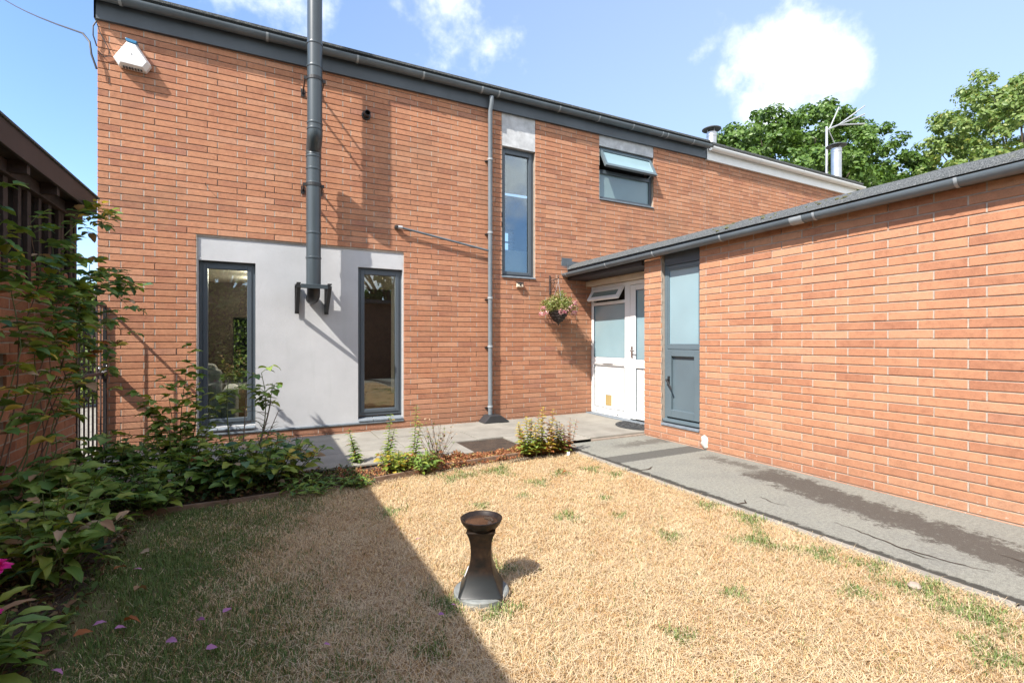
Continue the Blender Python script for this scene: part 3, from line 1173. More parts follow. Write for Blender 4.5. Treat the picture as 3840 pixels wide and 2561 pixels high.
# ------------------------------------------------------------------ single-storey wing on the right
EXT_X = 4.60
ext = thing('brick_wing', 'low flat roofed brick wing with white porch door, grey side door and mossy felt roof', 'building', (EXT_X, WALL_Y, 0), R(-90))
ZR = 1.285 - 18 * COURSE
DO = (2.095, 2.714, .185, 2.42)            # grey door opening
EX0, EX1 = 1.785, 8.6
er = brick_rects(EX0, EX1, ZR, 34, [DO], start=(1 / 3, 1.0), ztop=2.46)
lay_bricks(ext, er, M['brick_r'])
wall_shell('wall', ext, M['mortar_r'], EX0 + .004, EX1, -.1, 2.50, .0078, .46, [DO], er)
# eaves board, porch beam and soffit
MB().box(.01, EX1, -.050, -.024, 2.415, 2.47).build('fascia', M['fascia'], ext)
MB().box(.01, EX0 - .003, -.046, -.012, 2.293, 2.413).build('porch_beam', M['fascia_brown'], ext, bevel=.003)
for k in range(3):
    MB().box(.01, EX0 - .004, -.010 + k * .114, .100 + k * .114, 2.292 + .002 * (k % 2), 2.305).build('soffit_board', M['fascia_brown'], ext, bevel=.003)
MB().box(-.0, EX0 - .004, .33, .45, 2.205, 2.288).build('porch_header', M['cream'], ext, bevel=.004)
n = 14
r = .060
cy = -.112
g0 = lambda lx: 2.394 + .0098 * lx
prof = [(cy - r * math.cos(math.pi * k / n), -r * math.sin(math.pi * k / n)) for k in range(n + 1)]
prof += [(cy + (r - .005) * math.cos(math.pi * k / n), -(r - .005) * math.sin(math.pi * k / n)) for k in range(n + 1)]
prof.append(prof[0])
gt = MB().strip(prof, 'x', .012, EX1, g0(0), g0(EX1))
gt.add([(.012, q[0], g0(0) + q[1]) for q in prof[:n + 1]], [tuple(range(n + 1))])
gt.build('gutter', M['gutter'], ext, smooth=True)


def px_to_lx(px, X):
    u = (px - 1920) / CF
    return WALL_Y - (CC - CS * u) / (CC * u + CS) * X


for px in (2120, 2268, 2445, 2697, 2962, 3000, 3048, 3581):
    lx = px_to_lx(px, 4.43)
    pr = [(cy - (r + .005) * math.cos(math.pi * k / n), -(r + .005) * math.sin(math.pi * k / n)) for k in range(n + 1)]
    pr += [(cy + (r - .001) * math.cos(math.pi * k / n), -(r - .001) * math.sin(math.pi * k / n)) for k in range(n + 1)]
    pr.append(pr[0])
    MB().strip(pr, 'x', lx - .011, lx + .011, g0(lx), g0(lx)).build('gutter_clip', M['gutter_joint'], ext, smooth=True)
lx0, lx1 = px_to_lx(2962, 4.43), px_to_lx(3000, 4.43)
pr = [(cy - (r + .003) * math.cos(math.pi * k / n), -(r + .003) * math.sin(math.pi * k / n)) for k in range(n + 1)]
pr += [(cy + (r - .001) * math.cos(math.pi * k / n), -(r - .001) * math.sin(math.pi * k / n)) for k in range(n + 1)]
pr.append(pr[0])
MB().strip(pr, 'x', lx0, lx1, g0(lx0), g0(lx1)).build('gutter_union', M['gutter_joint'], ext, smooth=True)
# felt roof with its splayed kerb
rf = MB()
nn = 90
pts_prof = [(-.085, 2.462), (-.075, 2.482), (.0, 2.545), (.075, 2.580), (.16, 2.575), (4.6, 2.56), (4.6, 2.48), (-.02, 2.475), (-.085, 2.462)]
for i in range(nn + 1):
    lx = .03 + (EX1 - .03) * i / nn
    for k, (yy, zz) in enumerate(pts_prof):
        w = mnoise.noise(Vector((lx * 3.1, k * 1.7, 3))) * .010 if 0 < k < 5 else 0
        rf.v.append((lx, yy, zz + w + .004 * lx))
m_ = len(pts_prof)
for i in range(nn):
    for k in range(m_ - 1):
        a = i * m_ + k
        rf.f.append((a, a + 1, a + m_ + 1, a + m_))
rf.build('roof', M['felt'], ext, smooth=True)
# moss cushions along the roof edge
ms = MB()
for k in range(26):
    lx = rnd.choice((3.1, 3.4, 3.62, 4.05, 4.3)) + rnd.gauss(0, .10)
    t = rnd.uniform(.05, .8)
    yy, zz = -.075 + .15 * t, 2.482 + .098 * t + .004 * lx
    q = rnd.uniform(.010, .026)
    ms.lathe([(0, -.004), (q, 0), (q * .8, q * .5), (0, q * .75)], (lx, yy, zz), 7)
ms.build('moss', plain('roof_moss', (.09, .085, .03), 1, .4, 40), ext, smooth=True)['kind'] = 'stuff'
# lead flashing where the wing meets the tall wall
MB().box(-.006, .000, -.165, .50, 2.50, 2.665).box(-.0, .02, -.05, .50, 2.49, 2.585).build('flashing', M['lead'], ext)

# porch screen: side light with fanlight, letter plate and cat flap, then the door
PY = .446
fr = MB()
fr.box(.004, .066, PY, PY + .07, .058, 2.20).box(.865, .985, PY, PY + .07, .058, 2.20).box(.066, .865, PY + .0005, PY + .07, 2.135, 2.20)
fr.box(.066, .865, PY + .0005, PY + .07, .058, .150).box(.066, .865, PY + .0007, PY + .07, .885, 1.000).box(.066, .865, PY + .0005, PY + .07, 1.872, 1.925)
fr.box(.985, 1.80, PY + .0005, PY + .07, 2.135, 2.20)
po = fr.build('porch_frame', M['white'], ext, bevel=.006)
MB().box(.066, .865, PY + .022, PY + .05, .150, .885).build('lower_panel', M['white'], po, bevel=.003)
MB().box(.066, .865, PY + .024, PY + .03, 1.000, 1.872).build('pane', M['frost'], po)
# beads round the panel
bd = MB()
for (a, b, c, d) in ((.066, .082, .150, .885), (.849, .865, .150, .885), (.082, .849, .869, .885), (.082, .849, .150, .166)):
    bd.box(a, b, PY + .010, PY + .024, c, d)
bd.build('bead', M['white'], po, bevel=.003)
gk = MB()
for (xa, xb, za, zb) in ((.082, .849, .166, .869), (.066, .865, 1.0, 1.872)):
    gk.box(xa, xa + .007, PY + .006, PY + .0235, za, zb).box(xb - .007, xb, PY + .006, PY + .0235, za, zb).box(xa + .007, xb - .007, PY + .006, PY + .0233, zb - .007, zb).box(xa + .007, xb - .007, PY + .006, PY + .0233, za, za + .007)
gk.build('gasket_shadow', M['gutter'], po)  # grey strips at the gaskets draw the bead shadow lines
fs = MB()
fw_, fh_ = .790, .225
fs.box(0, .062, 0, .045, -fh_, 0).box(fw_ - .062, fw_, 0, .045, -fh_, 0).box(.062, fw_ - .062, .0005, .045, -.055, 0).box(.062, fw_ - .062, .0005, .045, -fh_, -fh_ + .058)
f1 = fs.build('fanlight', M['white'], ext, bevel=.006)
f1.location = (.070, PY - .030, 2.150)
f1.rotation_euler = (R(-33), 0, 0)
f2 = MB().box(.055, fw_ - .055, .018, .024, -fh_ + .05, -.05).build('pane', M['frost_dk'], f1)
MB().box(.066, .865, PY + .055, PY + .06, 1.925, 2.135).build('dark_gap', M['gap_black'], po)
lp = MB().box(.325, .585, PY - .012, PY + .002, .905, .972).build('letter_plate', M['white'], ext, bevel=.003)
MB().box(.565, .583, PY - .014, PY - .010, .909, .968).box(.330, .570, PY - .014, PY - .009, .904, .909).build('plate_edge', M['lintel'], lp)
cf = MB().box(.355, .590, PY + .002, PY + .023, .165, .440).build('cat_flap', M['white'], ext, bevel=.004)
MB().box(.395, .545, PY - .004, PY + .004, .215, .385).build('flap', M['tan'], cf, bevel=.003)
MB().box(.385, .555, PY - .006, PY + .003, .388, .400).box(.385, .560, PY - .006, PY + .003, .170, .180).build('flap_edge', M['lintel'], cf)
dr = MB()
dr.box(1.000, 1.117, PY - .006, PY + .05, .075, 2.128).box(1.117, 1.80, PY - .0055, PY + .05, 2.05, 2.128).box(1.117, 1.80, PY - .0055, PY + .05, .86, .985).box(1.117, 1.80, PY - .0055, PY + .05, .085, .200)
drr = dr.build('porch_door', M['white'], ext, bevel=.006)
MB().box(1.117, 1.80, PY + .02, PY + .026, .985, 2.05).build('pane', M['frost'], drr)
MB().box(1.117, 1.80, PY + .018, PY + .04, .200, .860).build('lower_panel', M['white'], drr)
gk = MB()
for (za, zb) in ((.985, 2.05), (.200, .860)):
    gk.box(1.117, 1.125, PY + .002, PY + .0175, za, zb).box(1.125, 1.80, PY + .002, PY + .0173, zb - .008, zb).box(1.125, 1.80, PY + .002, PY + .0173, za, za + .008)
gk.box(.985, .999, PY + .01, PY + .03, .08, 2.13)
gk.build('gasket_shadow', M['gutter'], drr)  # door gasket strips, also drawing shadow lines round panel and pane
hd = MB().box(1.030, 1.068, PY - .020, PY - .004, 1.02, 1.19)
hd.tube([(1.049, PY - .01, 1.125), (1.049, PY - .055, 1.125), (1.15, PY - .055, 1.118)], .010, 8)
hd.build('handle', M['steel'], drr, bevel=.002)
for lx in (.14, .68, 1.20):
    MB().box(lx, lx + .035, PY - .003, PY + .004, .085, .10).build('drain_slot', M['black'], po)
k = 0
lx = .004
while lx < 1.78:
    w = (.235, .245, .20, .21)[k % 4]
    MB().box(lx + .003, min(lx + w, 1.782) - .003, .325, PY + .06, .02, .057).build('sill_tile', M['slate'], ext, bevel=.003)
    lx += w
    k += 1

# grey side door, glazed above and panelled below
a0, a1 = DO[0], DO[1]
f = MB()
f.box(a0 + .002, a0 + .050, .060, .13, .25, 2.415).box(a1 - .050, a1 - .002, .060, .13, .25, 2.415).box(a0 + .05, a1 - .05, .0605, .13, 2.195, 2.24).box(a0 + .05, a1 - .05, .0605, .13, 1.165, 1.215)
gd = f.build('side_door_frame', M['anth_door'], ext, bevel=.005)
MB().box(a0 + .03, a1 - .03, .040, .13, 2.242, 2.412).build('head_panel', M['fascia'], gd, bevel=.003)
bd = MB()
for (a, b, c, d) in ((a0 + .05, a0 + .072, 1.215, 2.195), (a1 - .072, a1 - .05, 1.215, 2.195), (a0 + .072, a1 - .072, 2.175, 2.195), (a0 + .072, a1 - .072, 1.215, 1.235)):
    bd.box(a, b, .066, .09, c, d)
bd.build('bead', M['anth_door'], gd, bevel=.003)
MB().box(a0 + .06, a1 - .06, .082, .088, 1.22, 2.19).build('pane', M['frost'], gd)
lf = MB()
lf.box(a0 + .046, a0 + .125, .046, .12, .295, 1.160).box(a1 - .125, a1 - .046, .046, .12, .295, 1.160).box(a0 + .125, a1 - .125, .0465, .12, 1.075, 1.160).box(a0 + .125, a1 - .125, .0465, .12, .295, .395)
lfr = lf.build('side_door', M['anth_door'], ext, bevel=.007)
MB().prism([(.395 + .02, .070), (.395 + .0, .085), (1.075, .085), (1.055, .070)], 'x', a0 + .150, a1 - .150).build('panel', M['anth_door'], lfr, bevel=.004)
MB().box(a0 + .125, a1 - .125, .085, .10, .395, 1.075).build('panel_back', M['anth_door'], lfr)
h = MB().box(a0 + .078, a0 + .108, .034, .046, .70, .82)
h.tube([(a0 + .093, .046, .775), (a0 + .093, -.005, .775), (a0 + .165, -.008, .690), (a0 + .185, -.006, .652)], [.010, .012, .010, .008], 8)
h.build('handle', M['black'], lfr, smooth=True)
MB().prism([(.020, .235), (.020, .262), (.13, .292), (.13, .235)], 'x', a0 + .004, a1 - .004).build('sill', M['anth_door'], gd, bevel=.003)
MB().prism([(-.012, .187), (-.012, .208), (.13, .234), (.13, .187)], 'x', a0 + .004, a1 - .004).build('sill_tile', M['slate'], gd, bevel=.003)

# ------------------------------------------------------------------ old garage on the left: brick below, slatted timber above
GX = -1.525
gar = thing('timber_garage', 'old garage with dark slatted timber top, brown fascia and brick base behind the climbing rose', 'building', (GX, -3, 0), R(90))
GL = 8.777
holes = [(ly, ly + .135, z, z + .075) for ly in (6.90, 7.30) for z in (ZB + 15 * COURSE, ZB + 13 * COURSE, ZB + 11 * COURSE, ZB + 9 * COURSE)]
BT = 1.86
gr = brick_rects(0.0, GL, ZB, 26, holes, start=(1 / 3, 2 / 3), ztop=BT - .05, skip=lambda a, b, c, d: b < 3.4)
lay_bricks(gar, gr, M['brick_dk'])
wall_shell('wall', gar, M['mortar'], 0, GL, -.1, BT, .0042, .22, holes, gr)
MB().box(0, GL - .0, .10, .12, BT + .002, 2.45).build('boarding', M['gap_black'], gar)
ly = 5.6
while ly < GL - .03:
    w = rnd.uniform(.045, .075)
    o = MB().box(0, w, -.012, .016, BT - .16, 2.40).build('slat', M['wood_dk'], gar, bevel=.003)
    o.location = (ly, rnd.uniform(-.01, .012), 0)
    o.rotation_euler = (0, rnd.uniform(-.02, .02), 0)
    ly += w + rnd.uniform(.07, .13)
MB().box(0, GL + .0, -.05, .09, 2.355, 2.445).build('wall_plate', M['wood_dk'], gar, bevel=.006)
RL = 8.68
MB().box(-.5, RL, -.175, -.150, 2.425, 2.575).build('fascia', M['fascia_brown'], gar, bevel=.004)
MB().box(RL, RL + .025, -.150, 3.5, 2.425, 2.575).build('end_fascia', M['fascia_brown'], gar, bevel=.004)
MB().box(-.5, RL + .02, -.150, 3.6, 2.452, 2.572).build('roof_deck', M['wood_dk'], gar)
MB().box(-.5, RL + .035, -.188, 3.6, 2.576, 2.590).build('roof', M['felt'], gar)
for k in range(12):
    MB().box(2.6 + k * .52, 2.65 + k * .52, -.148, .30, 2.37, 2.451).build('rafter', M['wood_dk'], gar)
MB().box(GL - .035, GL - .004, .02, 3.4, BT + .002, 2.44).build('end_boarding', M['wood_dk'], gar)
MB().box(GL - .21, GL - .004, .23, 3.4, -.1, BT).build('end_wall', M['mortar'], gar)
MB().box(0, GL - .22, .9, .95, -.1, 2.4).build('inner_lining', M['gap_black'], gar)

# ------------------------------------------------------------------ iron gate closing the gap
ga = thing('iron_gate', 'rusty iron bar gate with a chain and lock, closing the gap beside the brick house', 'gate', (GX - .01, 5.80, 0))
for y in (.0, .935):
    MB().box(-.016, .016, y - .014, y + .014, .03, 1.66).build('post', M['black'], ga, bevel=.003)
MB().tube([(0, 0, 1.650), (0, .935, 1.650)], .015, 8).build('top_rail', M['rust'], ga)
MB().tube([(0, 0, .925), (0, .935, .925)], .020, 8).build('middle_rail', M['rust'], ga)
MB().tube([(0, 0, .11), (0, .935, .11)], .016, 8).build('bottom_rail', M['rust'], ga)
for k in range(6):
    MB().tube([(0, .109 + .1345 * k, .11), (0, .109 + .1345 * k, 1.650)], .0085, 7).build('bar', M['rust'], ga, smooth=True)
wm = MB()
for k in range(9):
    wm.tube([(.012, .0, .14 + k * .075), (.012, .93, .14 + k * .075)], .0009, 4, False)
for k in range(12):
    wm.tube([(.013, .04 + k * .077, .11), (.013, .04 + k * .077, .76)], .0009, 4, False)
wm.build('wire_mesh', M['rust'], ga)['kind'] = 'stuff'
MB().box(-.035, .03, .80, .92, .86, 1.00).build('lock_box', M['black'], ga, bevel=.006)
ch = MB()
for k in range(9):
    c = Vector((.028 + .01 * (k % 2), .62 + .034 * k, .985 - .045 * math.sin(k * .42)))
    pts = [(c.x + (.008 * math.cos(t) if k % 2 else 0), c.y + .022 * math.sin(t), c.z + (.012 * math.cos(t) if k % 2 == 0 else 0)) for t in [i * math.pi / 4 for i in range(9)]]
    ch.tube(pts, .0045, 5, False)
ch.build('chain', M['alu'], ga, smooth=True)

# ------------------------------------------------------------------ black flue on the house wall
fl = thing('stove_flue', 'tall dark grey stove flue with stepped offset, rising past the eaves on wall brackets', 'flue', (.568, WALL_Y, 0))
OA, OB = -.25, -.405
fr_ = .087
MB().tube([(0, OA, 1.965), (0, OA, 3.60)], fr_, 24).build('lower_pipe', M['flue'], fl, smooth=True)
MB().tube([(0, OA, 3.60), (0, OA, 3.64), (0, OA - .022, 3.675), (0, OB + .022, 3.765), (0, OB, 3.80), (0, OB, 3.84)], fr_ + .003, 24).build('offset_bend', M['flue'], fl, smooth=True)
MB().tube([(0, OB, 3.84), (0, OB, 7.2)], fr_, 24).build('upper_pipe', M['flue'], fl, smooth=True)
for z, o in ((2.62, OA), (2.31, OA), (3.42, OA), (3.24, OA), (3.575, OA), (3.86, OB), (3.93, OB), (4.62, OB), (4.90, OB), (5.9, OB)):
    MB().lathe([(fr_ - .002, -.016), (fr_ + .005, -.012), (fr_ + .007, 0), (fr_ + .005, .012), (fr_ - .002, .016)], (0, o, z), 24).build('joint_band', M['flue'], fl, smooth=True)


def wall_band(z, o):
    b = MB().lathe([(fr_ + .001, -.02), (fr_ + .007, -.02), (fr_ + .007, .02), (fr_ + .001, .02)], (0, o, z), 24)
    b.box(-.125, -.088, o - .012, o + .012, z - .018, z + .018).box(.088, .125, o - .012, o + .012, z - .018, z + .018)
    r_ = b.build('wall_band', M['black'], fl)
    for s in (-1, 1):
        MB().box(s * .108 - .007, s * .108 + .007, o, -.004, z - .014, z + .014).box(s * .108 - .022, s * .108 + .022, -.010, -.002, z - .05, z + .05).build('band_arm', M['black'], r_)


wall_band(3.22, OA)
wall_band(4.47, OB)
MB().box(-.155, .155, -.395, -.095, 1.945, 1.968).box(-.155, .155, -.395, -.380, 1.915, 1.945).build('support_plate', M['flue'], fl, bevel=.004)
for s in (-1, 1):
    x = s * .178
    b = MB()
    b.box(x - .022, x + .022, -.385, -.012, 1.970, 1.985).box(x - .004, x + .004, -.385, -.012, 1.945, 1.970)
    b.box(x - .026, x + .026, -.012, -.003, 1.62, 2.0)
    b.prism([(-.385, 1.955), (-.385, 1.925), (-.040, 1.64), (-.02, 1.66)], 'x', x - .022, x + .022)
    br = b.build('bracket', M['black'], fl)
    for z in (1.655, 1.985):
        MB().lathe([(0, 0), (.010, 0), (.010, .006), (0, .006)], (0, 0, 0), 8).build('bolt', M['steel'], br).matrix_local = Matrix.Translation((x, -.030 if z < 1.8 else -.2, z)) @ Matrix.Rotation(R(90), 4, 'X')
MB().tube([(0, OA, 1.945), (0, OA, 1.88), (0, OA + .025, 1.845), (0, OA + .07, 1.825), (0, -.10, 1.820), (0, -.0, 1.820)], [.078, .078, .078, .076, .074, .074], 20).build('wall_elbow', M['black'], fl, smooth=True)

# ------------------------------------------------------------------ small things on the wall
al = thing('alarm_box', 'white triangular alarm box with blue top, high on the left end of the brick wall', 'alarm', (-1.285, WALL_Y, 4.425))
out = [(-.052, .165), (.040, .150), (.168, -.050), (.118, -.132), (-.122, -.120), (-.172, -.040)]
inn_ = [(x * .80 + .0, z * .80) for x, z in out]
mb = MB().add([(x, -.004, z) for x, z in out] + [(x, -.055, z) for x, z in out] + [(x, -.105, z) for x, z in inn_],
              [tuple(range(6))] + [(i, (i + 1) % 6, 6 + (i + 1) % 6, 6 + i) for i in range(6)] + [(6 + i, 6 + (i + 1) % 6, 12 + (i + 1) % 6, 12 + i) for i in range(6)] + [tuple(range(12, 18))])
mb.build('case', M['white'], al, bevel=.004)
MB().prism([(-.050, .150), (.036, .137), (.048, .170), (-.060, .186)], 'y', -.100, -.004).build('lens', M['blue'], al, bevel=.006)
MB().lathe([(0, 0), (.006, 0), (.006, .004), (0, .004)], (0, 0, 0), 8).build('screw', M['black'], al).matrix_local = Matrix.Translation((.0, -.104, .01)) @ Matrix.Rotation(R(90), 4, 'X')
sl_ = MB()
for k in range(7):
    sl_.box(-.085 + k * .026, -.070 + k * .026, -.07, -.04, -.134, -.118)
sl_.build('dark_slot', M['black'], al)['kind'] = 'stuff'  # small dark slots standing for the marks on the case

ve = thing('wall_vent', 'round black boiler vent sticking out of the brick wall right of the flue', 'vent', (1.255, WALL_Y, 4.345))
for nm, prof in (('flange', [(.030, .0), (.062, .004), (.058, .022), (.044, .026)]), ('pipe', [(.040, .0), (.040, .11), (.033, .11), (.033, .03), (0, .03)])):
    MB().lathe(prof, (0, 0, 0), 20).build(nm, M['black'], ve, smooth=True).matrix_local = Matrix.Rotation(R(90), 4, 'X')

op = thing('overflow_pipe', 'thin grey overflow pipe sloping across the bricks to the downpipe', 'pipe', (1.66, WALL_Y, 2.865))
MB().tube([(.03, -.055, 0), (.10, -.055, -.012), (1.40, -.060, -.212)], .016, 8).build('pipe', M['gutter'], op, smooth=True)
MB().lathe([(.018, -.03), (.024, -.03), (.024, .03), (.018, .03)], (0, 0, 0), 12).build('elbow', M['alu'], op, smooth=True).matrix_local = Matrix.Translation((.05, -.055, -.003)) @ Matrix.Rotation(R(90), 4, 'Y')
MB().box(-.02, .05, -.055, -.003, -.02, .02).build('wall_plug', M['black'], op, bevel=.004)

li = thing('security_light', 'small solar security light below the tall upper window', 'lamp', (3.625, WALL_Y, 2.165))
MB().prism([(-.006, .035), (-.055, .020), (-.060, -.035), (-.006, -.045)], 'x', -.05, .05).build('case', M['cream'], li, bevel=.004)
MB().prism([(-.006, .048), (-.066, .028), (-.066, .018), (-.006, .036)], 'x', -.056, .056).build('solar_panel', M['black'], li)
MB().lathe([(0, 0), (.016, 0), (.012, .012), (0, .016)], (0, 0, 0), 12).build('sensor', M['black'], li, smooth=True).matrix_local = Matrix.Translation((0, -.058, -.006)) @ Matrix.Rotation(R(90), 4, 'X')

for (x, z, lab) in ((1.16, 3.50, 'small rusty wall hook right beside the flue shadow'), (1.60, 3.24, 'small rusty wall hook above the end of the overflow pipe'),
                    (-.60, 3.12, 'small rusty wall hook above the window on the left end of the house'), (4.74, 3.27, 'small rusty wall hook between the tall window and the flat roof')):
    t = thing('wall_hook', lab, 'hook', (x, WALL_Y, z), 0, 'rusty hooks in the house wall')
    MB().tube([(0, .01, 0), (0, -.045, .0), (.004, -.06, .012)], .004, 6).build('pin', M['rust'], t)

# telephone wire from the gable corner
tw = MB()
a = Vector((HX0 + .0, WALL_Y - .03, 4.52))
b = Vector((-6.9, 19.0, 11.3))
pts = [(-1.60, WALL_Y - .045, 4.22), (-1.64, WALL_Y - .06, 4.36), (-1.66, WALL_Y - .04, 4.50), (-1.74, WALL_Y + .05, 4.62)]
s0 = Vector(pts[-1])
for k in range(1, 9):
    t = k / 8
    p = s0.lerp(b, t)
    p.z -= .10 * 4 * t * (1 - t)
    pts.append(tuple(p))
tag(tw.tube(pts, .011, 6).build('telephone_wire', M['cable'], smooth=True), 'thin black telephone wire leaving the corner of the brick house', 'wire')
lw = thing('cable_loop', 'short loop of thin black cable hanging at the gable corner under the fascia', 'cable', (HX0 + .004, WALL_Y, 4.60))
MB().tube([(.0, -.02, .12), (.03, -.03, .02), (.09, -.03, -.10), (.12, -.02, -.19), (.06, -.02, -.22), (.01, -.02, -.17)], .005, 6).build('cable', M['cable'], lw, smooth=True)
MB().tube([(-.004, -.02, .16), (-.03, -.04, .08), (-.03, -.04, -.02), (-.004, -.02, -.12)], .007, 6).build('cable', M['cable'], lw, smooth=True)

# basket bracket and basket
bk = thing('hanging_bracket', 'black scrolled iron bracket screwed to the wall above the flower basket', 'bracket', (4.20, WALL_Y, 2.20))
MB().box(-.014, .014, -.014, -.003, -.16, .15).build('back_plate', M['rust'], bk, bevel=.003)
MB().tube([(0, -.01, .06), (0, -.26, .07), (0, -.285, .095), (0, -.27, .12), (0, -.25, .105)], .008, 7).build('arm', M['rust'], bk, smooth=True)
sp = [(0, -.02 - .11 * (1 - t) * 1.0 - .0, -.10 + .15 * t) for t in (0, .3, .6)]
MB().tube([(0, -.012, -.12), (0, -.07, -.085), (0, -.13, -.02), (0, -.16, .04), (0, -.13, .055), (0, -.10, .03), (0, -.115, .0)], .006, 6).build('scroll', M['rust'], bk, smooth=True)
MB().tube([(0, -.20, .06), (.0, -.225, .02), (0, -.20, -.01), (0, -.18, .01)], .005, 6).build('scroll', M['rust'], bk, smooth=True)
ba = thing('flower_basket', 'dark wicker hanging basket overflowing with pale green leaves and pink flowers', 'flower basket', (4.20, WALL_Y - .265, 1.72))
MB().lathe([(0, -.175), (.02, -.165), (.08, -.12), (.130, -.05), (.160, .02), (.166, .03), (.155, .03), (.125, -.03), (0, -.05)], (0, 0, 0), 20).build('bowl', plain('dark_wicker', (.035, .028, .022), .85, .6, 60, bmp=.8, bscale=80), ba, smooth=True)
wv = MB()
for k in range(5):
    rr, zz = ((.166, .03), (.154, -.01), (.133, -.05), (.107, -.09), (.074, -.13))[k]
    wv.tube([(rr * math.cos(t), rr * math.sin(t), zz + .006 * math.sin(t * 9 + k)) for t in [i * math.pi / 12 for i in range(25)]], .006, 5, False)
wv.build('weave', M['wood_dk'], ba, smooth=True)['kind'] = 'stuff'
MB().tube([(0, 0, -.165), (0, 0, -.20)], .01, 6).build('finial', M['wood_dk'], ba)
hk = MB()
for k in range(3):
    an_ = k * 2.094 + .5
    hk.tube([(.14 * math.cos(an_), .14 * math.sin(an_), .03), (0, 0, .50)], .003, 4)
hk.tube([(0, 0, .50), (0, .0, .55), (.01, 0, .565), (.01, 0, .54)], .004, 5)
hk.build('chain', M['alu'], ba)


# ------------------------------------------------------------------ fast leaf clouds
def leaf_cloud(name, mat, P, Nrm, size, parent=None, aspect=.55, kind=None, up=.0, fold=.18):
    """Many small pointed leaves: centres P, facing Nrm, lengths size (numpy)."""
    n = len(P)
    Nrm = Nrm / np.maximum(np.linalg.norm(Nrm, axis=1, keepdims=True), 1e-6)
    t = npr.normal(size=(n, 3))
    t -= Nrm * (t * Nrm).sum(1, keepdims=True)
    t /= np.maximum(np.linalg.norm(t, axis=1, keepdims=True), 1e-6)
    w = np.cross(Nrm, t)
    s = size[:, None]
    a = P - t * s * .5
    c = P + t * s * .5 - Nrm * s * fold * .8
    b = P + w * s * aspect * .5 + Nrm * s * fold * .5
    d = P - w * s * aspect * .5 + Nrm * s * fold * .5
    V = np.stack([a, b, c, d], 1).reshape(-1, 3)
    base = np.arange(n) * 4
    F = np.stack([base, base + 1, base + 2, base, base + 2, base + 3], 1).reshape(-1, 3)
    return raw_mesh(name, mat, V, F, parent, kind)


def raw_mesh(name, mat, V, F, parent=None, kind=None, col=None):
    me = bpy.data.meshes.new(name)
    nv, nf = len(V), len(F)
    me.vertices.add(nv)
    me.vertices.foreach_set('co', np.ascontiguousarray(V, dtype=np.float32).ravel())
    me.loops.add(nf * 3)
    me.loops.foreach_set('vertex_index', np.ascontiguousarray(F, dtype=np.int32).ravel())
    me.polygons.add(nf)
    me.polygons.foreach_set('loop_start', np.arange(0, nf * 3, 3, dtype=np.int32))
    if col is not None:
        at = me.attributes.new('Col', 'FLOAT_COLOR', 'POINT')
        at.data.foreach_set('color', np.ascontiguousarray(col, dtype=np.float32).ravel())
    me.update(calc_edges=True)
    me.materials.append(mat)
    o = bpy.data.objects.new(name, me)
    COL.objects.link(o)
    if parent is not None:
        o.parent = parent
    if kind:
        o['kind'] = kind
    return o


def ball_points(n, c, rad, shell=.55):
    d = npr.normal(size=(n, 3))
    d /= np.linalg.norm(d, axis=1, keepdims=True)
    rr = (shell + (1 - shell) * npr.random((n, 1)) ** .6)
    return np.array(c) + d * rr * np.array(rad), d


# basket planting
Ps, Ns = [], []
for k in range(16):
    an_ = k * 2.4
    rr = .24 * math.sqrt((k + .5) / 16)
    c = (rr * math.cos(an_) * 1.15, rr * math.sin(an_) * .75, .10 + .15 * (1 - rr / .24) + rnd.uniform(-.05, .05))
    p, d = ball_points(150, c, (.11, .09, .10), .3)
    Ps.append(p); Ns.append(d)
P_, N_ = np.concatenate(Ps), np.concatenate(Ns)
leaf_cloud('foliage', M['basket_leaf'], P_, N_ + npr.normal(size=N_.shape) * .5, npr.uniform(.022, .042, len(P_)), ba, kind='stuff')
Ps, Ns = [], []
for c in ((.24, -.05, .17), (.20, -.07, .12), (.27, .0, .14), (-.25, -.02, .07), (-.22, -.06, .0), (.16, -.12, .0), (.02, -.17, .02), (.23, -.06, -.0), (-.27, .0, -.02), (-.06, -.17, .01), (.10, -.16, .09)):
    p, d = ball_points(34, (c[0] * 1.18, c[1] * 1.1, c[2]), (.055, .05, .045), .2)
    Ps.append(p); Ns.append(d)
P_, N_ = np.concatenate(Ps), np.concatenate(Ns)
leaf_cloud('flowers', M['pink'], P_, N_ + npr.normal(size=N_.shape) * .5, npr.uniform(.018, .032, len(P_)), ba, kind='stuff', aspect=.8)

# ------------------------------------------------------------------ bird bath
bb = thing('bird_bath', 'small brown glazed ceramic bird bath on a flared square pedestal standing on the lawn', 'bird bath', (.975, 2.215, .030), R(-3))
prof = [(.108, 0), (.104, .006), (.084, .045), (.068, .085), (.056, .13), (.051, .175), (.0505, .21), (.054, .245), (.062, .275), (.072, .298), (.070, .305)]
nv = len(prof)
mb = MB()
corner = []
K = 7
for (h_, z_) in prof:
    for sx, sy, a0_ in ((1, 1, 0), (-1, 1, 90), (-1, -1, 180), (1, -1, 270)):
        q = .16 * h_
        for k in range(3):
            a_ = R(a0_ + k * 45)
            mb.v.append((sx * (h_ - q) + q * math.cos(a_), sy * (h_ - q) + q * math.sin(a_), z_))
for i in range(nv - 1):
    for k in range(12):
        mb.f.append((i * 12 + k, i * 12 + (k + 1) % 12, (i + 1) * 12 + (k + 1) % 12, (i + 1) * 12 + k))
mb.f.append(tuple(range(12))[::-1])
mb.f.append(tuple(range((nv - 1) * 12, nv * 12)))
ped = mb.build('pedestal', M['glaze'], bb, smooth=True)
ped.rotation_euler = (0, 0, R(-24))
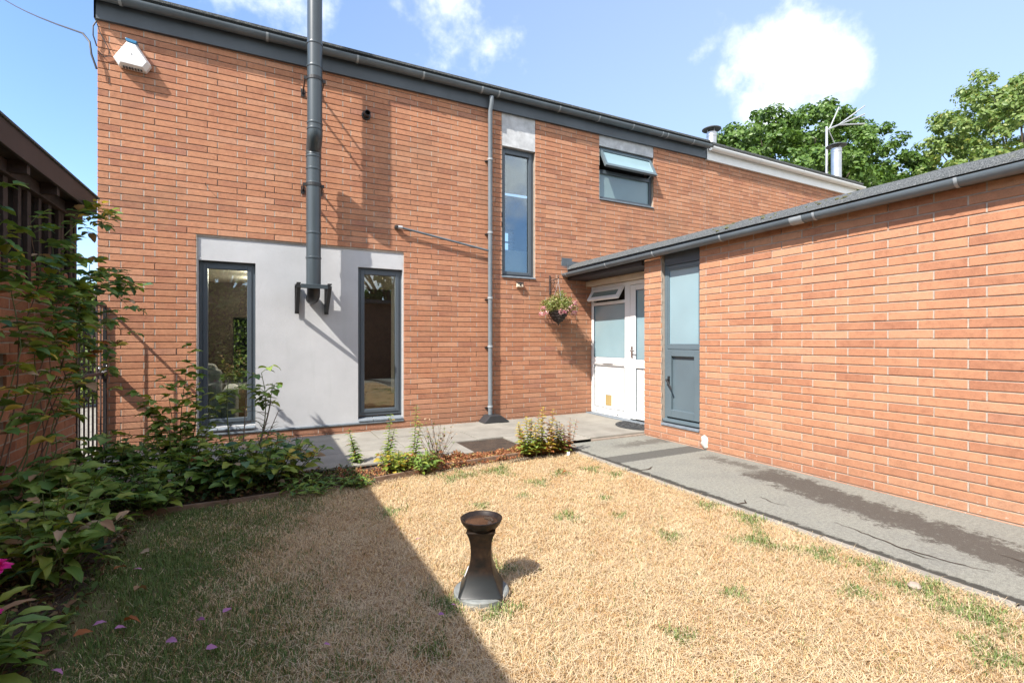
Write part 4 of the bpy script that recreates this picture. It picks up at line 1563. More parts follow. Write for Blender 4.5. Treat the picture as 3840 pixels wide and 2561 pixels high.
MB().lathe([(.0, .290), (.066, .296), (.080, .308), (.096, .328), (.104, .345), (.105, .352), (.100, .354), (.092, .348), (.082, .333), (.060, .325), (.0, .323)], (0, 0, 0), 40).build('bowl', M['glaze'], bb, smooth=True)
MB().lathe([(0, .3345), (.0815, .3345)], (0, 0, 0), 32).build('water', None or plain('murky_water', (.045, .026, .016), .06, .3, 12, spec=.6), bb)
lfm = MB().add([(-.02, -.012, .337), (.012, -.018, .340), (.026, .008, .337), (-.008, .016, .341)], [(0, 1, 2, 3)])
MB().tube([(.03, .03, .336), (.055, .0, .338), (.05, -.03, .336)], .006, 6).build('debris', M['soil'], bb)
MB().lathe([(0, 0), (.020, 0), (.018, .002), (0, .002)], (0, 0, 0), 20).build('medallion', M['lintel'], ped).matrix_local = Matrix.Translation((-.0745, -.0, .082)) @ Matrix.Rotation(R(-90), 4, 'Y') @ Matrix.Rotation(R(22), 4, 'Y') @ Matrix.Scale(1.5, 4, (1, 0, 0))
ds = thing('stone_disc', 'round pale stone slab under the brown bird bath', 'slab', (.975, 2.215, -.03))
MB().lathe([(0, .058), (.131, .058), (.138, .052), (.138, 0), (0, 0)], (0, 0, 0), 40).build('slab', M['stone_disc'], ds, smooth=True)

# door mat, filler lump
mt = thing('door_mat', 'half round black rubber mat in front of the white porch door', 'door mat', (4.915, 5.33, .045))
mp_ = [(.0, -.40), (.0, .40)] + [(-.40 * math.sin(t), .40 * math.cos(t)) for t in [math.pi * k / 20 for k in range(1, 20)]]
MB().prism(mp_, 'z', 0, .012).build('mat', M['rubber'], mt, bevel=.003)
rb = MB()
for k in range(150):
    a_, r_ = rnd.uniform(0, math.pi), .38 * math.sqrt(rnd.random())
    x, y = -r_ * math.sin(a_), r_ * math.cos(a_)
    rb.tube([(x + .012 * math.cos(t), y + .012 * math.sin(t), .014) for t in [i * 1.05 for i in range(7)]], .003, 4, False)
rb.build('scroll_relief', M['rubber'], mt)['kind'] = 'stuff'
fm = MB()
ring = [(.062 * rnd.uniform(.7, 1.15) * math.cos(t), .085 * rnd.uniform(.75, 1.15) * math.sin(t)) for t in [2 * math.pi * k / 16 for k in range(16)]]
for (sc_f, dx) in ((1.0, .004), (.93, -.006), (.70, -.014 ), (.35, -.018)):
    fm.v += [(EXT_X + dx + rnd.uniform(-.003, .003), 3.97 + a * sc_f, .085 + b * sc_f) for a, b in ring]
fm.f = [(r_ * 16 + k, r_ * 16 + (k + 1) % 16, (r_ + 1) * 16 + (k + 1) % 16, (r_ + 1) * 16 + k) for r_ in range(3) for k in range(16)] + [tuple(range(48, 64))]
fo = fm.build('filler_patch', M['filler'], smooth=True)
tag(fo, 'rough white patch of filler at the foot of the brick wall near the grey door', 'filler patch')

# ------------------------------------------------------------------ plants
_leaf_cache = {}


def leaf_mesh(mat, shape, var):
    """A single leaf, length 1 along +Y from its stalk, folded along the midrib and drooping."""
    key = (mat.name, shape, var)
    if key in _leaf_cache:
        return _leaf_cache[key]
    q = random.Random(hash(shape) % 997 + var * 31)
    wid, tipp, nrow = {'ovate': (.30, .9, 6), 'round': (.42, .6, 6), 'lance': (.17, 1.0, 6), 'curl': (.26, .9, 6)}[shape]
    droop = q.uniform(.10, .30) if shape != 'curl' else q.uniform(.5, .8)
    fold = q.uniform(.15, .32) if shape != 'curl' else q.uniform(.5, .9)
    sway = q.uniform(-.08, .08)
    v, f = [], []
    for i in range(nrow + 1):
        t = i / nrow
        w = wid * (math.sin(math.pi * min(1, t ** .75)) ** .8 if shape != 'round' else math.sin(math.pi * t ** .8) ** .6)
        w = max(w, .012 if i < nrow else 0)
        w *= 1 + .10 * math.sin(i * 2.7 + var)
        y = t * (1 - .12 * droop)
        z = .10 * math.sin(t * 2.2) - droop * t * t
        x = sway * t * t
        e = .03 * math.sin(i * 3.1 + var * 1.3)
        v += [(x - w, y, z + fold * w + e), (x - w * .5, y, z + fold * w * .35), (x, y + .01, z - .02), (x + w * .5, y, z + fold * w * .35), (x + w, y, z + fold * w - e)]
    for i in range(nrow):
        for k in range(4):
            a = i * 5 + k
            f.append((a, a + 1, a + 6, a + 5))
    me = bpy.data.meshes.new('leaf')
    me.from_pydata(v, [], f)
    me.shade_smooth()
    me.materials.append(mat)
    _leaf_cache[key] = me
    return me


def pick(ws):
    t = rnd.random() * sum(w for _, w in ws)
    for m, w in ws:
        t -= w
        if t <= 0:
            return m
    return ws[-1][0]


class Plant:
    def __init__(s, name, label, cat, loc, group=None):
        s.root = thing(name, label, cat, loc, 0, group)
        s.n = 0
        s.extra = {}
        s.stem = {}

    def stems(s, pts, r0, r1, mat):
        mb = s.stem.setdefault(mat.name, (MB(), mat))[0]
        k = len(pts)
        mb.tube(pts, [r0 + (r1 - r0) * i / (k - 1) for i in range(k)], 5, False)

    def leaf(s, p, d, length, mats, shape='ovate', roll=0., limit=300):
        d = Vector(d).normalized()
        q = d.to_track_quat('Y', 'Z') @ Matrix.Rotation(roll, 3, 'Y').to_quaternion()
        mat = pick(mats)
        me = leaf_mesh(mat, shape, rnd.randrange(4))
        s.n += 1
        if s.n <= limit:
            o = bpy.data.objects.new('leaf', me)
            COL.objects.link(o)
            o.parent = s.root
            o.location = p
            o.rotation_mode = 'QUATERNION'
            o.rotation_quaternion = q
            o.scale = (length,) * 3
        else:
            ms_, _ = s.extra.setdefault(mat.name, (MB(), mat))
            mm = Matrix.Translation(p) @ q.to_matrix().to_4x4() @ Matrix.Scale(length, 4)
            ms_.add([tuple(mm @ w.co) for w in me.vertices], [tuple(g.vertices) for g in me.polygons])

    def done(s):
        for nm, (mb, mat) in s.stem.items():
            mb.build('stem', mat, s.root, smooth=True)
        for nm, (mb, mat) in s.extra.items():
            mb.build('foliage', mat, s.root, smooth=True, fixn=False)['kind'] = 'stuff'
        return s.root


def curve(a, b, bow, n=6):
    a, b, bow = Vector(a), Vector(b), Vector(bow)
    return [tuple(a.lerp(b, t) + bow * 4 * t * (1 - t)) for t in [i / n for i in range(n + 1)]]


def wobble(pts, amp):
    out_ = [Vector(pts[0])]
    for p in pts[1:]:
        out_.append(Vector(p) + Vector((rnd.gauss(0, amp) * .5, rnd.gauss(0, amp), rnd.gauss(0, amp) * .6)))
    return [tuple(p) for p in out_]


def along(pts, t):
    f = t * (len(pts) - 1)
    i = min(int(f), len(pts) - 2)
    return Vector(pts[i]).lerp(Vector(pts[i + 1]), f - i)


def bush(name, label, cat, loc, nst, height, spread, leaf_len, per, mats, shape='ovate', stem=None, limit=300, hjit=.3, low=.25, group=None, droop=.1, toward=(0, 0), flat=.25):
    P = Plant(name, label, cat, loc, group)
    stem = stem or M['stem_green']
    for k in range(nst):
        a = k * 2.399 + rnd.uniform(-.3, .3)
        rr = spread * math.sqrt((k + .5) / nst)
        h = height * (1 - rnd.uniform(0, hjit)) * (1 - .35 * (rr / max(spread, .01)) ** 2)
        tip = Vector((rr * math.cos(a) + toward[0], rr * math.sin(a) + toward[1], h))
        base = Vector((tip.x * .22 + rnd.uniform(-.03, .03), tip.y * .22 + rnd.uniform(-.03, .03), -.02))
        c = curve(base, tip, (tip.x * .05, tip.y * .05, .06 * height))
        P.stems(c, .004 + .004 * height, .002, stem)
        for j in range(per):
            t = low + (1 - low) * (j + rnd.random() * .6) / per
            p = along(c, min(t, 1))
            az = a + j * 2.3 + rnd.uniform(-.5, .5)
            L = leaf_len * rnd.uniform(.65, 1.15) * (.75 + .4 * math.sin(math.pi * min(1, t)))
            d = Vector((math.cos(az), math.sin(az), rnd.uniform(-.25, .45) + flat - .25))
            if L > .06:
                st = .25 * L
                q = p + d * st
                P.stems([tuple(p), tuple(q)], .0018, .0014, stem)
                p = q
            P.leaf(p, d, L, mats, shape, rnd.uniform(-.5, .5), limit)
    return P.done()


G, DK, LM, YL, DR, OR, BLU = M['leaf_mid'], M['leaf_dark'], M['leaf_lime'], M['leaf_yellow'], M['leaf_dry'], M['leaf_orange'], M['leaf_blue']

# climbing rose over the garage wall
cr = Plant('climbing_rose', 'tall climbing rose sprawling over the brick and timber garage wall at the left edge', 'climbing rose', (-1.47, 4.4, 0))
canes = []
for (y0_, y1_, z1_, ox, bow) in ((-.7, -.5, 2.15, .05, .06), (-.55, .1, 2.12, .07, .08), (-.3, .45, 2.0, .06, .09), (-.1, .85, 1.80, .08, .10), (.0, 1.0, 1.50, .07, .10), (.15, .8, 2.12, .05, .08),
                                 (-.8, -.2, 1.7, .08, .08), (-.2, .3, 1.30, .10, .09), (.1, .95, 1.15, .08, .09), (-.6, .5, 1.80, .09, .10), (-.4, 1.05, 1.95, .09, .10)):
    c = wobble(curve((.02, y0_, .0), (ox, y1_, z1_), (bow * .5, .05, bow), 9), .045)
    cr.stems(c, .005, .0025, M['stem_brown'] if len(canes) % 2 else M['stem_green'])
    canes.append(c)
for (p0, p1) in (((.10, .9, 1.82), (.36, 1.60, 1.78)), ((.10, .75, 1.74), (.30, 1.55, 1.60)), ((.10, .95, 1.50), (.24, 1.55, 1.36)), ((.08, .6, 2.10), (.14, 1.45, 2.40)), ((.10, .95, 1.25), (.20, 1.55, 1.12)),
                 ((.12, .8, .95), (.18, 1.50, .98)), ((.10, .6, .75), (.20, 1.4, .82)), ((.08, .0, .8), (.20, .7, 1.0))):
    c = curve(p0, p1, (0, 0, .08), 7)
    cr.stems(c, .0040, .0016, M['stem_green'])
    canes.append(c)
for ci, c in enumerate(canes):
    nsp = 22 if ci < 11 else 12
    for j in range(nsp):
        t = .34 + .66 * (j + rnd.random()) / nsp if ci < 11 else .15 + .85 * (j + rnd.random()) / nsp
        p = along(c, min(t, 1))
        if p.z < 1.25 and rnd.random() < .62 or (p.y > 1.05 and p.z < 1.6 and rnd.random() < .55):
            continue
        az = rnd.choice((-1, 1)) * rnd.uniform(.7, 1.7)
        L = rnd.uniform(.08, .17)
        tip = p + Vector((math.cos(az) * L * .8 + .03, math.sin(az) * L, rnd.uniform(-.08, .10)))
        cr.stems(curve(p, tip, (0, 0, .01), 3), .0016, .0010, M['stem_green'])
        dirv = (tip - p).normalized()
        side = dirv.cross(Vector((0, 0, 1))).normalized()
        ws = [(G, 5), (DK, 4), (BLU, 2.5), (LM, .8), (YL, .3), (DR, .25)] if p.z > 1.3 else [(G, 3), (DK, 4), (LM, 1.2), (YL, .8), (OR, .5), (DR, .8)]
        ll = rnd.uniform(.060, .105)
        cr.leaf(tip, dirv + Vector((0, 0, -.1)), ll * 1.15, ws, 'ovate', rnd.uniform(-.5, .5))
        for s_ in (-1, 1):
            for tt in (.55, .92):
                q = p.lerp(tip, tt)
                cr.leaf(q, side * s_ + dirv * .5 + Vector((0, 0, rnd.uniform(-.3, .2))), ll, ws, 'ovate', rnd.uniform(-.6, .6))
for k in range(12):     # yellow spray at the roof corner
    p = Vector((.20 + rnd.gauss(0, .03), 1.02 + rnd.gauss(0, .07), 2.44 + rnd.gauss(0, .022)))
    cr.leaf(p, (rnd.uniform(-.3, 1), rnd.uniform(-1, 1), rnd.uniform(-.3, .3)), rnd.uniform(.07, .10), [(YL, 4), (LM, 1)], 'ovate', 0, 400)
cr.done()

MIXG = [(G, 5), (DK, 4), (LM, 1)]
bush('hydrangea', 'dark green broad leaved shrub standing in front of the iron gate', 'shrub', (-1.12, 5.02, 0), 16, .60, .36, .15, 10, [(DK, 6), (G, 4), (LM, .5)], 'ovate')
bush('hydrangea', 'broad leaved green plant against the garage wall with browned upper leaves', 'shrub', (-1.22, 4.15, 0), 18, .62, .32, .155, 9, [(DK, 4), (G, 6), (DR, .7), (LM, 1)], 'ovate', limit=200)
bush('peony', 'large leafy peony with drooping pale dead leaves at the left lawn edge', 'plant', (-1.00, 3.36, 0), 24, .54, .32, .15, 9, [(G, 6), (DK, 1), (LM, 3.5), (DR, 1.2), (BLU, .5)], 'lance', stem=M['stem_green'])
bush('peony', 'long leaved green plant beside the magenta flower at the left edge', 'plant', (-.93, 2.42, 0), 12, .34, .17, .13, 7, [(G, 5), (DK, 2), (LM, 2), (DR, .6)], 'lance')
bush('shrub', 'leafy green shrub below the left tall window, wilting in places', 'shrub', (-.62, 4.86, 0), 22, .62, .38, .11, 11, [(G, 5), (DK, 1.5), (LM, 3), (OR, .4)], 'ovate')
bush('shrub', 'low dark green shrub between the peony and the window shrub', 'shrub', (-.78, 4.42, 0), 20, .36, .36, .09, 10, [(DK, 4), (G, 5), (LM, 1)], 'ovate')
bush('shrub', 'spreading shrub with yellowing and withered leaves in front of the grey panel', 'shrub', (.06, 4.78, 0), 26, .52, .50, .12, 11, [(G, 4), (LM, 4.5), (BLU, 1.6), (DK, .6), (DR, 1.1), (YL, .7)], 'ovate', limit=260)
bush('shrub', 'blue green low shrub between the two larger bed shrubs', 'shrub', (-.26, 4.66, 0), 16, .42, .32, .13, 9, [(BLU, 4), (G, 3), (DK, 3), (LM, .8)], 'ovate')
# tall rose shoots in front of the left window
rp = Plant('rose_bush', 'thin rose bush with bare grey twigs and leafy top before the grey panel', 'rose bush', (-.17, 4.93, 0))
for (tip, bow, leafy) in (((-.10, .05, .95), (-.05, 0, .0), 1), ((.16, .02, .98), (.10, 0, .0), 1), ((.24, .0, .72), (.02, 0, -.05), 0), ((.30, .03, .62), (.0, 0, -.04), 0), ((.20, -.04, .55), (.0, 0, -.05), 0), ((.04, .0, .80), (0, 0, 0), 0), ((.25, .05, .88), (.05, 0, 0), 1)):
    c = curve((0, 0, 0), tip, bow, 7)
    mt_ = M['stem_green'] if leafy else M['stem_grey']
    rp.stems(c, .008, .003, mt_)
    for j in range(9):
        t = .45 + .55 * rnd.random()
        p = along(c, t)
        az = rnd.uniform(0, 6.28)
        q = p + Vector((math.cos(az) * .10, math.sin(az) * .06, rnd.uniform(.0, .07)))
        rp.stems([tuple(p), tuple(p.lerp(q, .6) + Vector((0, 0, .01))), tuple(q)], .003, .0015, mt_)
        if leafy and t > .62:
            for k in range(4):
                rp.leaf(p.lerp(q, .4 + .2 * k), (math.cos(az + k * 2.1), math.sin(az + k * 2.1), rnd.uniform(-.4, .2)), rnd.uniform(.08, .125), [(G, 5), (LM, 3), (DK, 1)], 'ovate', rnd.uniform(-.4, .4))
rp.done()
r2 = Plant('rose_bush', 'leafy rose shoots rising against the left edge of the left window', 'rose bush', (-.62, 5.06, 0))
for (tip, bow) in (((.02, .05, .98), (-.03, 0, 0)), ((-.10, .0, .78), (.0, 0, 0)), ((.10, .0, .86), (.03, 0, 0)), ((-.18, -.02, .62), (-.02, 0, 0)), ((-.26, .0, .70), (0, 0, .03)), ((.05, -.05, .6), (0, 0, 0)), ((.2, .0, .55), (0, 0, 0))):
    c = curve((0, 0, 0), tip, bow, 7)
    r2.stems(c, .006, .0025, M['stem_green'])
    for j in range(15):
        p = along(c, .3 + .7 * (j + rnd.random()) / 11)
        az = j * 2.4 + rnd.random()
        for k in range(3):
            r2.leaf(p, (math.cos(az + k * .8), math.sin(az + k * .8), rnd.uniform(-.3, .4)), rnd.uniform(.07, .115), [(G, 5), (LM, 4), (DK, 1)], 'ovate', rnd.uniform(-.5, .5))
r2.done()
for (x, y, h_, lean, lab) in ((.86, 5.06, .38, -.09, 'single leafy green weed spire leaning left, between the bed shrubs and the paving'),
                              (1.13, 5.00, .52, .05, 'slender pale green weed spire right of the leaning weed'),
                              (1.36, 4.82, .62, .04, 'tallest leafy weed of the bed, with yellow top leaves')):
    w_ = Plant('tall_weed', lab, 'weed', (x, y, 0), 'tall weeds in the dry bed')
    for (dx, dy, hh_) in ((0, 0, 1), (.03, -.02, .7)):
        c = curve((dx * .2, dy * .2, 0), (lean + dx, dy, h_ * hh_), (.0, 0, 0), 7)
        w_.stems(c, .004, .0015, M['stem_green'])
        for j in range(46):
            t = .12 + .88 * j / 46
            p = along(c, t)
            w_.leaf(p, (math.cos(j * 2.4), math.sin(j * 2.4), .15), (.105 - .062 * t) * rnd.uniform(.8, 1.2), [(G, 5), (LM, 4), (YL, .6 if t > .7 else .1), (OR, .4)], 'lance', rnd.uniform(-.3, .3))
    w_.done()
ds_ = Plant('dry_shrub', 'dry almost leafless bush with fine brown twigs in the middle of the bed', 'shrub', (1.56, 4.66, 0))
for k in range(46):
    a_ = rnd.uniform(0, 6.28)
    h_ = rnd.uniform(.22, .52)
    tip = Vector((math.cos(a_) * rnd.uniform(.03, .26), math.sin(a_) * rnd.uniform(.02, .16), h_))
    c = curve((rnd.uniform(-.03, .03), rnd.uniform(-.03, .03), 0), tip, (rnd.uniform(-.03, .03), 0, 0), 4)
    ds_.stems(c, .0024, .0009, M['stem_grey'] if k % 2 else M['stem_brown'])
    for j in range(3):
        p = along(c, .5 + .5 * rnd.random())
        ds_.leaf(p, (rnd.uniform(-1, 1), rnd.uniform(-1, 1), rnd.uniform(-.3, .6)), rnd.uniform(.022, .042), [(DR, 3), (G, 2), (OR, 1.5), (LM, 1)], 'ovate', 0)
ds_.done()
bush('yellow_plant', 'low bright yellow green plant at the front of the dry bed', 'plant', (1.12, 4.60, 0), 16, .26, .20, .065, 11, [(LM, 5), (YL, 1.4), (G, 1), (OR, .3)], 'ovate')
bush('green_plant', 'fresh green leafy clump right of the yellow plant', 'plant', (1.38, 4.48, 0), 18, .24, .17, .070, 10, [(G, 6), (LM, 3)], 'lance')
bush('green_plant', 'low green weed clump at the board edging below the withered shrub', 'plant', (.36, 4.38, 0), 16, .14, .30, .075, 8, [(G, 5), (DK, 3), (LM, 1)], 'lance')
bush('green_plant', 'small green weed mat at the corner of the sunlit lawn and the bed', 'plant', (.72, 4.34, 0), 14, .12, .16, .060, 8, [(G, 5), (DK, 3), (LM, 1)], 'lance')
gp = Plant('golden_spires', 'golden green spires with dry orange tops at the right end of the bed', 'plant', (2.70, 4.58, 0))
for k in range(15):
    a_ = k * 2.4
    rr = .27 * math.sqrt((k + .5) / 15)
    h_ = rnd.uniform(.36, .62) * (1 - .4 * (rr / .27) ** 2)
    c = curve((rr * math.cos(a_) * .8, rr * math.sin(a_) * .5, 0), (rr * math.cos(a_) * 1.15, rr * math.sin(a_) * .6, h_), (0, 0, 0), 6)
    gp.stems(c, .003, .0014, M['stem_brown'] if k % 3 == 0 else M['stem_green'])
    for j in range(30):
        t = .15 + .85 * j / 30
        ws = [(LM, 5), (G, 3), (YL, 2)] if t < .62 else [(YL, 6), (LM, 2), (OR, 1), (DR, 1)]
        if k % 5 == 0:
            ws = [(OR, 1), (DR, 3), (YL, 4)]
        gp.leaf(along(c, t), (math.cos(j * 2.4), math.sin(j * 2.4), .2), (.092 - .045 * t) * rnd.uniform(.8, 1.2), ws, 'ovate', 0, 300)
gp.done()
g2 = Plant('withered_spires', 'withered rusty orange spires beside the golden ones, at the path corner', 'plant', (3.02, 4.60, 0))
for k in range(17):
    a_ = k * 2.4
    rr = .17 * math.sqrt((k + .5) / 17)
    h_ = rnd.uniform(.16, .38)
    c = curve((rr * math.cos(a_) * .8, rr * math.sin(a_) * .5, 0), (rr * math.cos(a_) * 1.3, rr * math.sin(a_) * .6, h_), (0, 0, 0), 5)
    g2.stems(c, .003, .0012, M['stem_brown'])
    for j in range(20):
        t = .1 + .9 * j / 20
        g2.leaf(along(c, t), (math.cos(j * 2.4), math.sin(j * 2.4), .2), (.064 - .028 * t) * rnd.uniform(.8, 1.2), [(OR, 4), (DR, 4), (LM, .8), (G, .6)], 'ovate', 0, 300)
g2.done()
# dried red-brown carpet in the bed
n_ = 15000
Px = npr.uniform(.62, 3.12, n_)
Py = 4.42 + .085 * (Px - .9) + npr.uniform(.0, .42, n_)
hm = .03 + .17 * np.clip(np.sin(Px * 5.1) * .35 + .35 + .4 * np.sin(Px * 17 + Py * 23) * np.sin(Px * 9 - Py * 31), 0, 1) * (1 - np.abs((Py - 4.66) / .32))
Pz = npr.random(n_) ** .8 * np.clip(hm, .03, .2)
keep = ~((Px < 1.2) & (npr.random(n_) < .65)) & (Py < 4.93) & ~((hm < .07) & (npr.random(n_) < .45))
P_ = np.stack([Px, Py, Pz], 1)[keep]
leaf_cloud('ground_cover', M['rust_cover'], P_, npr.normal(size=P_.shape) + np.array([0, -.2, .7]), npr.uniform(.016, .034, len(P_)), None, kind='stuff', aspect=.5)
# litter of dead leaves and small weeds under the shrubs
n_ = 3800
side = npr.random(n_) < .62
Px = np.where(side, npr.uniform(-1.48, -.74, n_), npr.uniform(-.8, .8, n_))
Py = np.where(side, npr.uniform(2.4, 4.9, n_), npr.uniform(4.42, 4.92, n_))
P_ = np.stack([Px, Py, npr.uniform(.01, .07, n_)], 1)
leaf_cloud('bed_litter', leaf_mat('bed_litter', [(0, (.10, .06, .035)), (.35, (.22, .13, .07)), (.55, (.05, .09, .025)), (.8, (.08, .13, .03)), (1, (.15, .18, .05))], .2, .8), P_, npr.normal(size=P_.shape) * .6 + np.array([0, 0, 1]), npr.uniform(.02, .055, n_), None, kind='stuff')

# the magenta bloom cut by the left edge
pf = Plant('magenta_flower', 'big magenta bloom on a stalk at the very left edge of the bed', 'flower', (-.875, 2.36, 0))
pf.stems(curve((.0, .0, 0), (.0, .0, .42), (.02, 0, 0), 5), .005, .004, M['stem_green'])
for (cx_, cz_, sc_) in ((.0, .44, 1.0), (.0, .335, .45), (.005, .29, .6)):
    for k in range(20):
        a_ = k * 2.4
        tl = .25 + .75 * (k / 20)
        d = Vector((math.cos(a_) * tl, math.sin(a_) * tl, 1.0 - .9 * tl))
        pf.leaf(Vector((cx_, 0, cz_)), d, .085 * sc_ * (.7 + .4 * tl), [(M['petal'], 1)], 'round', rnd.uniform(-.2, .2))
root_ = pf.done()
for ch_ in root_.children:
    if ch_.name.startswith('leaf'):
        ch_.name = 'petal'

# fallen petals and dead leaves on the lawn
for (x, y, lab) in ((-.65, 2.67, 'mauve petal beside an orange dead leaf in the shaded grass'), (-.56, 2.60, 'rounded mauve petal just right of the petal beside the dead leaf'),
                    (-.16, 2.53, 'pale mauve petal furthest right of the petals in the shaded grass'), (-.26, 2.51, 'slim pink petal next to the pale mauve one in the shade'),
                    (-.80, 2.72, 'small purple petal nearest to the left bed'), (-.62, 3.23, 'tiny mauve petal below the brown dead leaf, furthest from the viewer in the shade'),
                    (-.35, 2.40, 'crumpled pale petal between the slim pink petal and the lower picture edge'), (-.20, 2.26, 'mauve petal on straw coloured grass near the lower edge'),
                    (-.70, 2.38, 'deep purple petal at the lower left among dead leaves'), (.78, 2.12, 'tiny pink petal in front of the bird bath slab'),
                    (.84, 2.91, 'tiny pink petal on the shadow edge behind the bird bath'), (.22, 2.08, 'lone reddish petal on the shaded straw well left of the bird bath'), (.70, 2.07, 'tiny pink petal just left of the bird bath slab')):
    o = bpy.data.objects.new('fallen_petal', leaf_mesh(M['petal_pale'], 'ovate', rnd.randrange(4)))
    COL.objects.link(o)
    o.location = (x, y, .042)
    o.scale = (.048,) * 3 if x < .1 else (.028,) * 3
    o.rotation_euler = (rnd.uniform(-.3, .4), rnd.uniform(-.4, .4), rnd.uniform(-2.2, -.4))
    tag(o, lab, 'petal', 'fallen petals on the lawn')
for (x, y, m_, lab) in ((-.59, 3.48, DR, 'brown dead leaf on the grass furthest back along the left bed'), (-.71, 3.29, OR, 'orange dead leaf on the grass between bed and back leaf'),
                        (-.56, 2.96, DR, 'curled tan dead leaf alone in the green grass'), (-.54, 2.66, OR, 'orange dead leaf above the mauve petal pair'),
                        (-.78, 2.50, DR, 'large tan dead leaf on the soil edge at the lower left'), (-.70, 2.62, OR, 'small orange dead leaf left of the mauve petal'),
                        (2.55, 3.80, OR, 'small orange dead leaf on the sunlit straw near the path'), (-.86, 2.55, DR, 'brown dead leaf half on the bed soil at the lower left'), (-.9, 2.45, OR, 'rusty dead leaf nearest the lower left corner')):
    o = bpy.data.objects.new('dead_leaf', leaf_mesh(m_, 'curl' if rnd.random() < .5 else 'ovate', rnd.randrange(4)))
    COL.objects.link(o)
    o.location = (x, y, .038)
    o.scale = (rnd.uniform(.050, .075),) * 3
    o.rotation_euler = (rnd.uniform(-.4, .4), rnd.uniform(-.4, .4), rnd.uniform(0, 6))
    tag(o, lab, 'leaf', 'dead leaves on the grass')
pb = MB().lathe([(0, -.01), (.024, .0), (.030, .014), (.020, .028), (0, .032)], (2.955, 1.235, .005), 9).build('pebble', M['mortar'], smooth=True)
tag(pb, 'pale stone lying among green weeds by the kerb', 'stone')
wf = MB().add([(2.91, 4.33, .035), (2.935, 4.315, .045), (2.95, 4.33, .075), (2.925, 4.35, .07), (2.917, 4.335, .06)], [(0, 1, 2, 4), (0, 4, 3), (4, 2, 3)]).build('plastic_scrap', M['filler'])
tag(wf, 'white scrap of plastic in front of the withered spires', 'scrap')


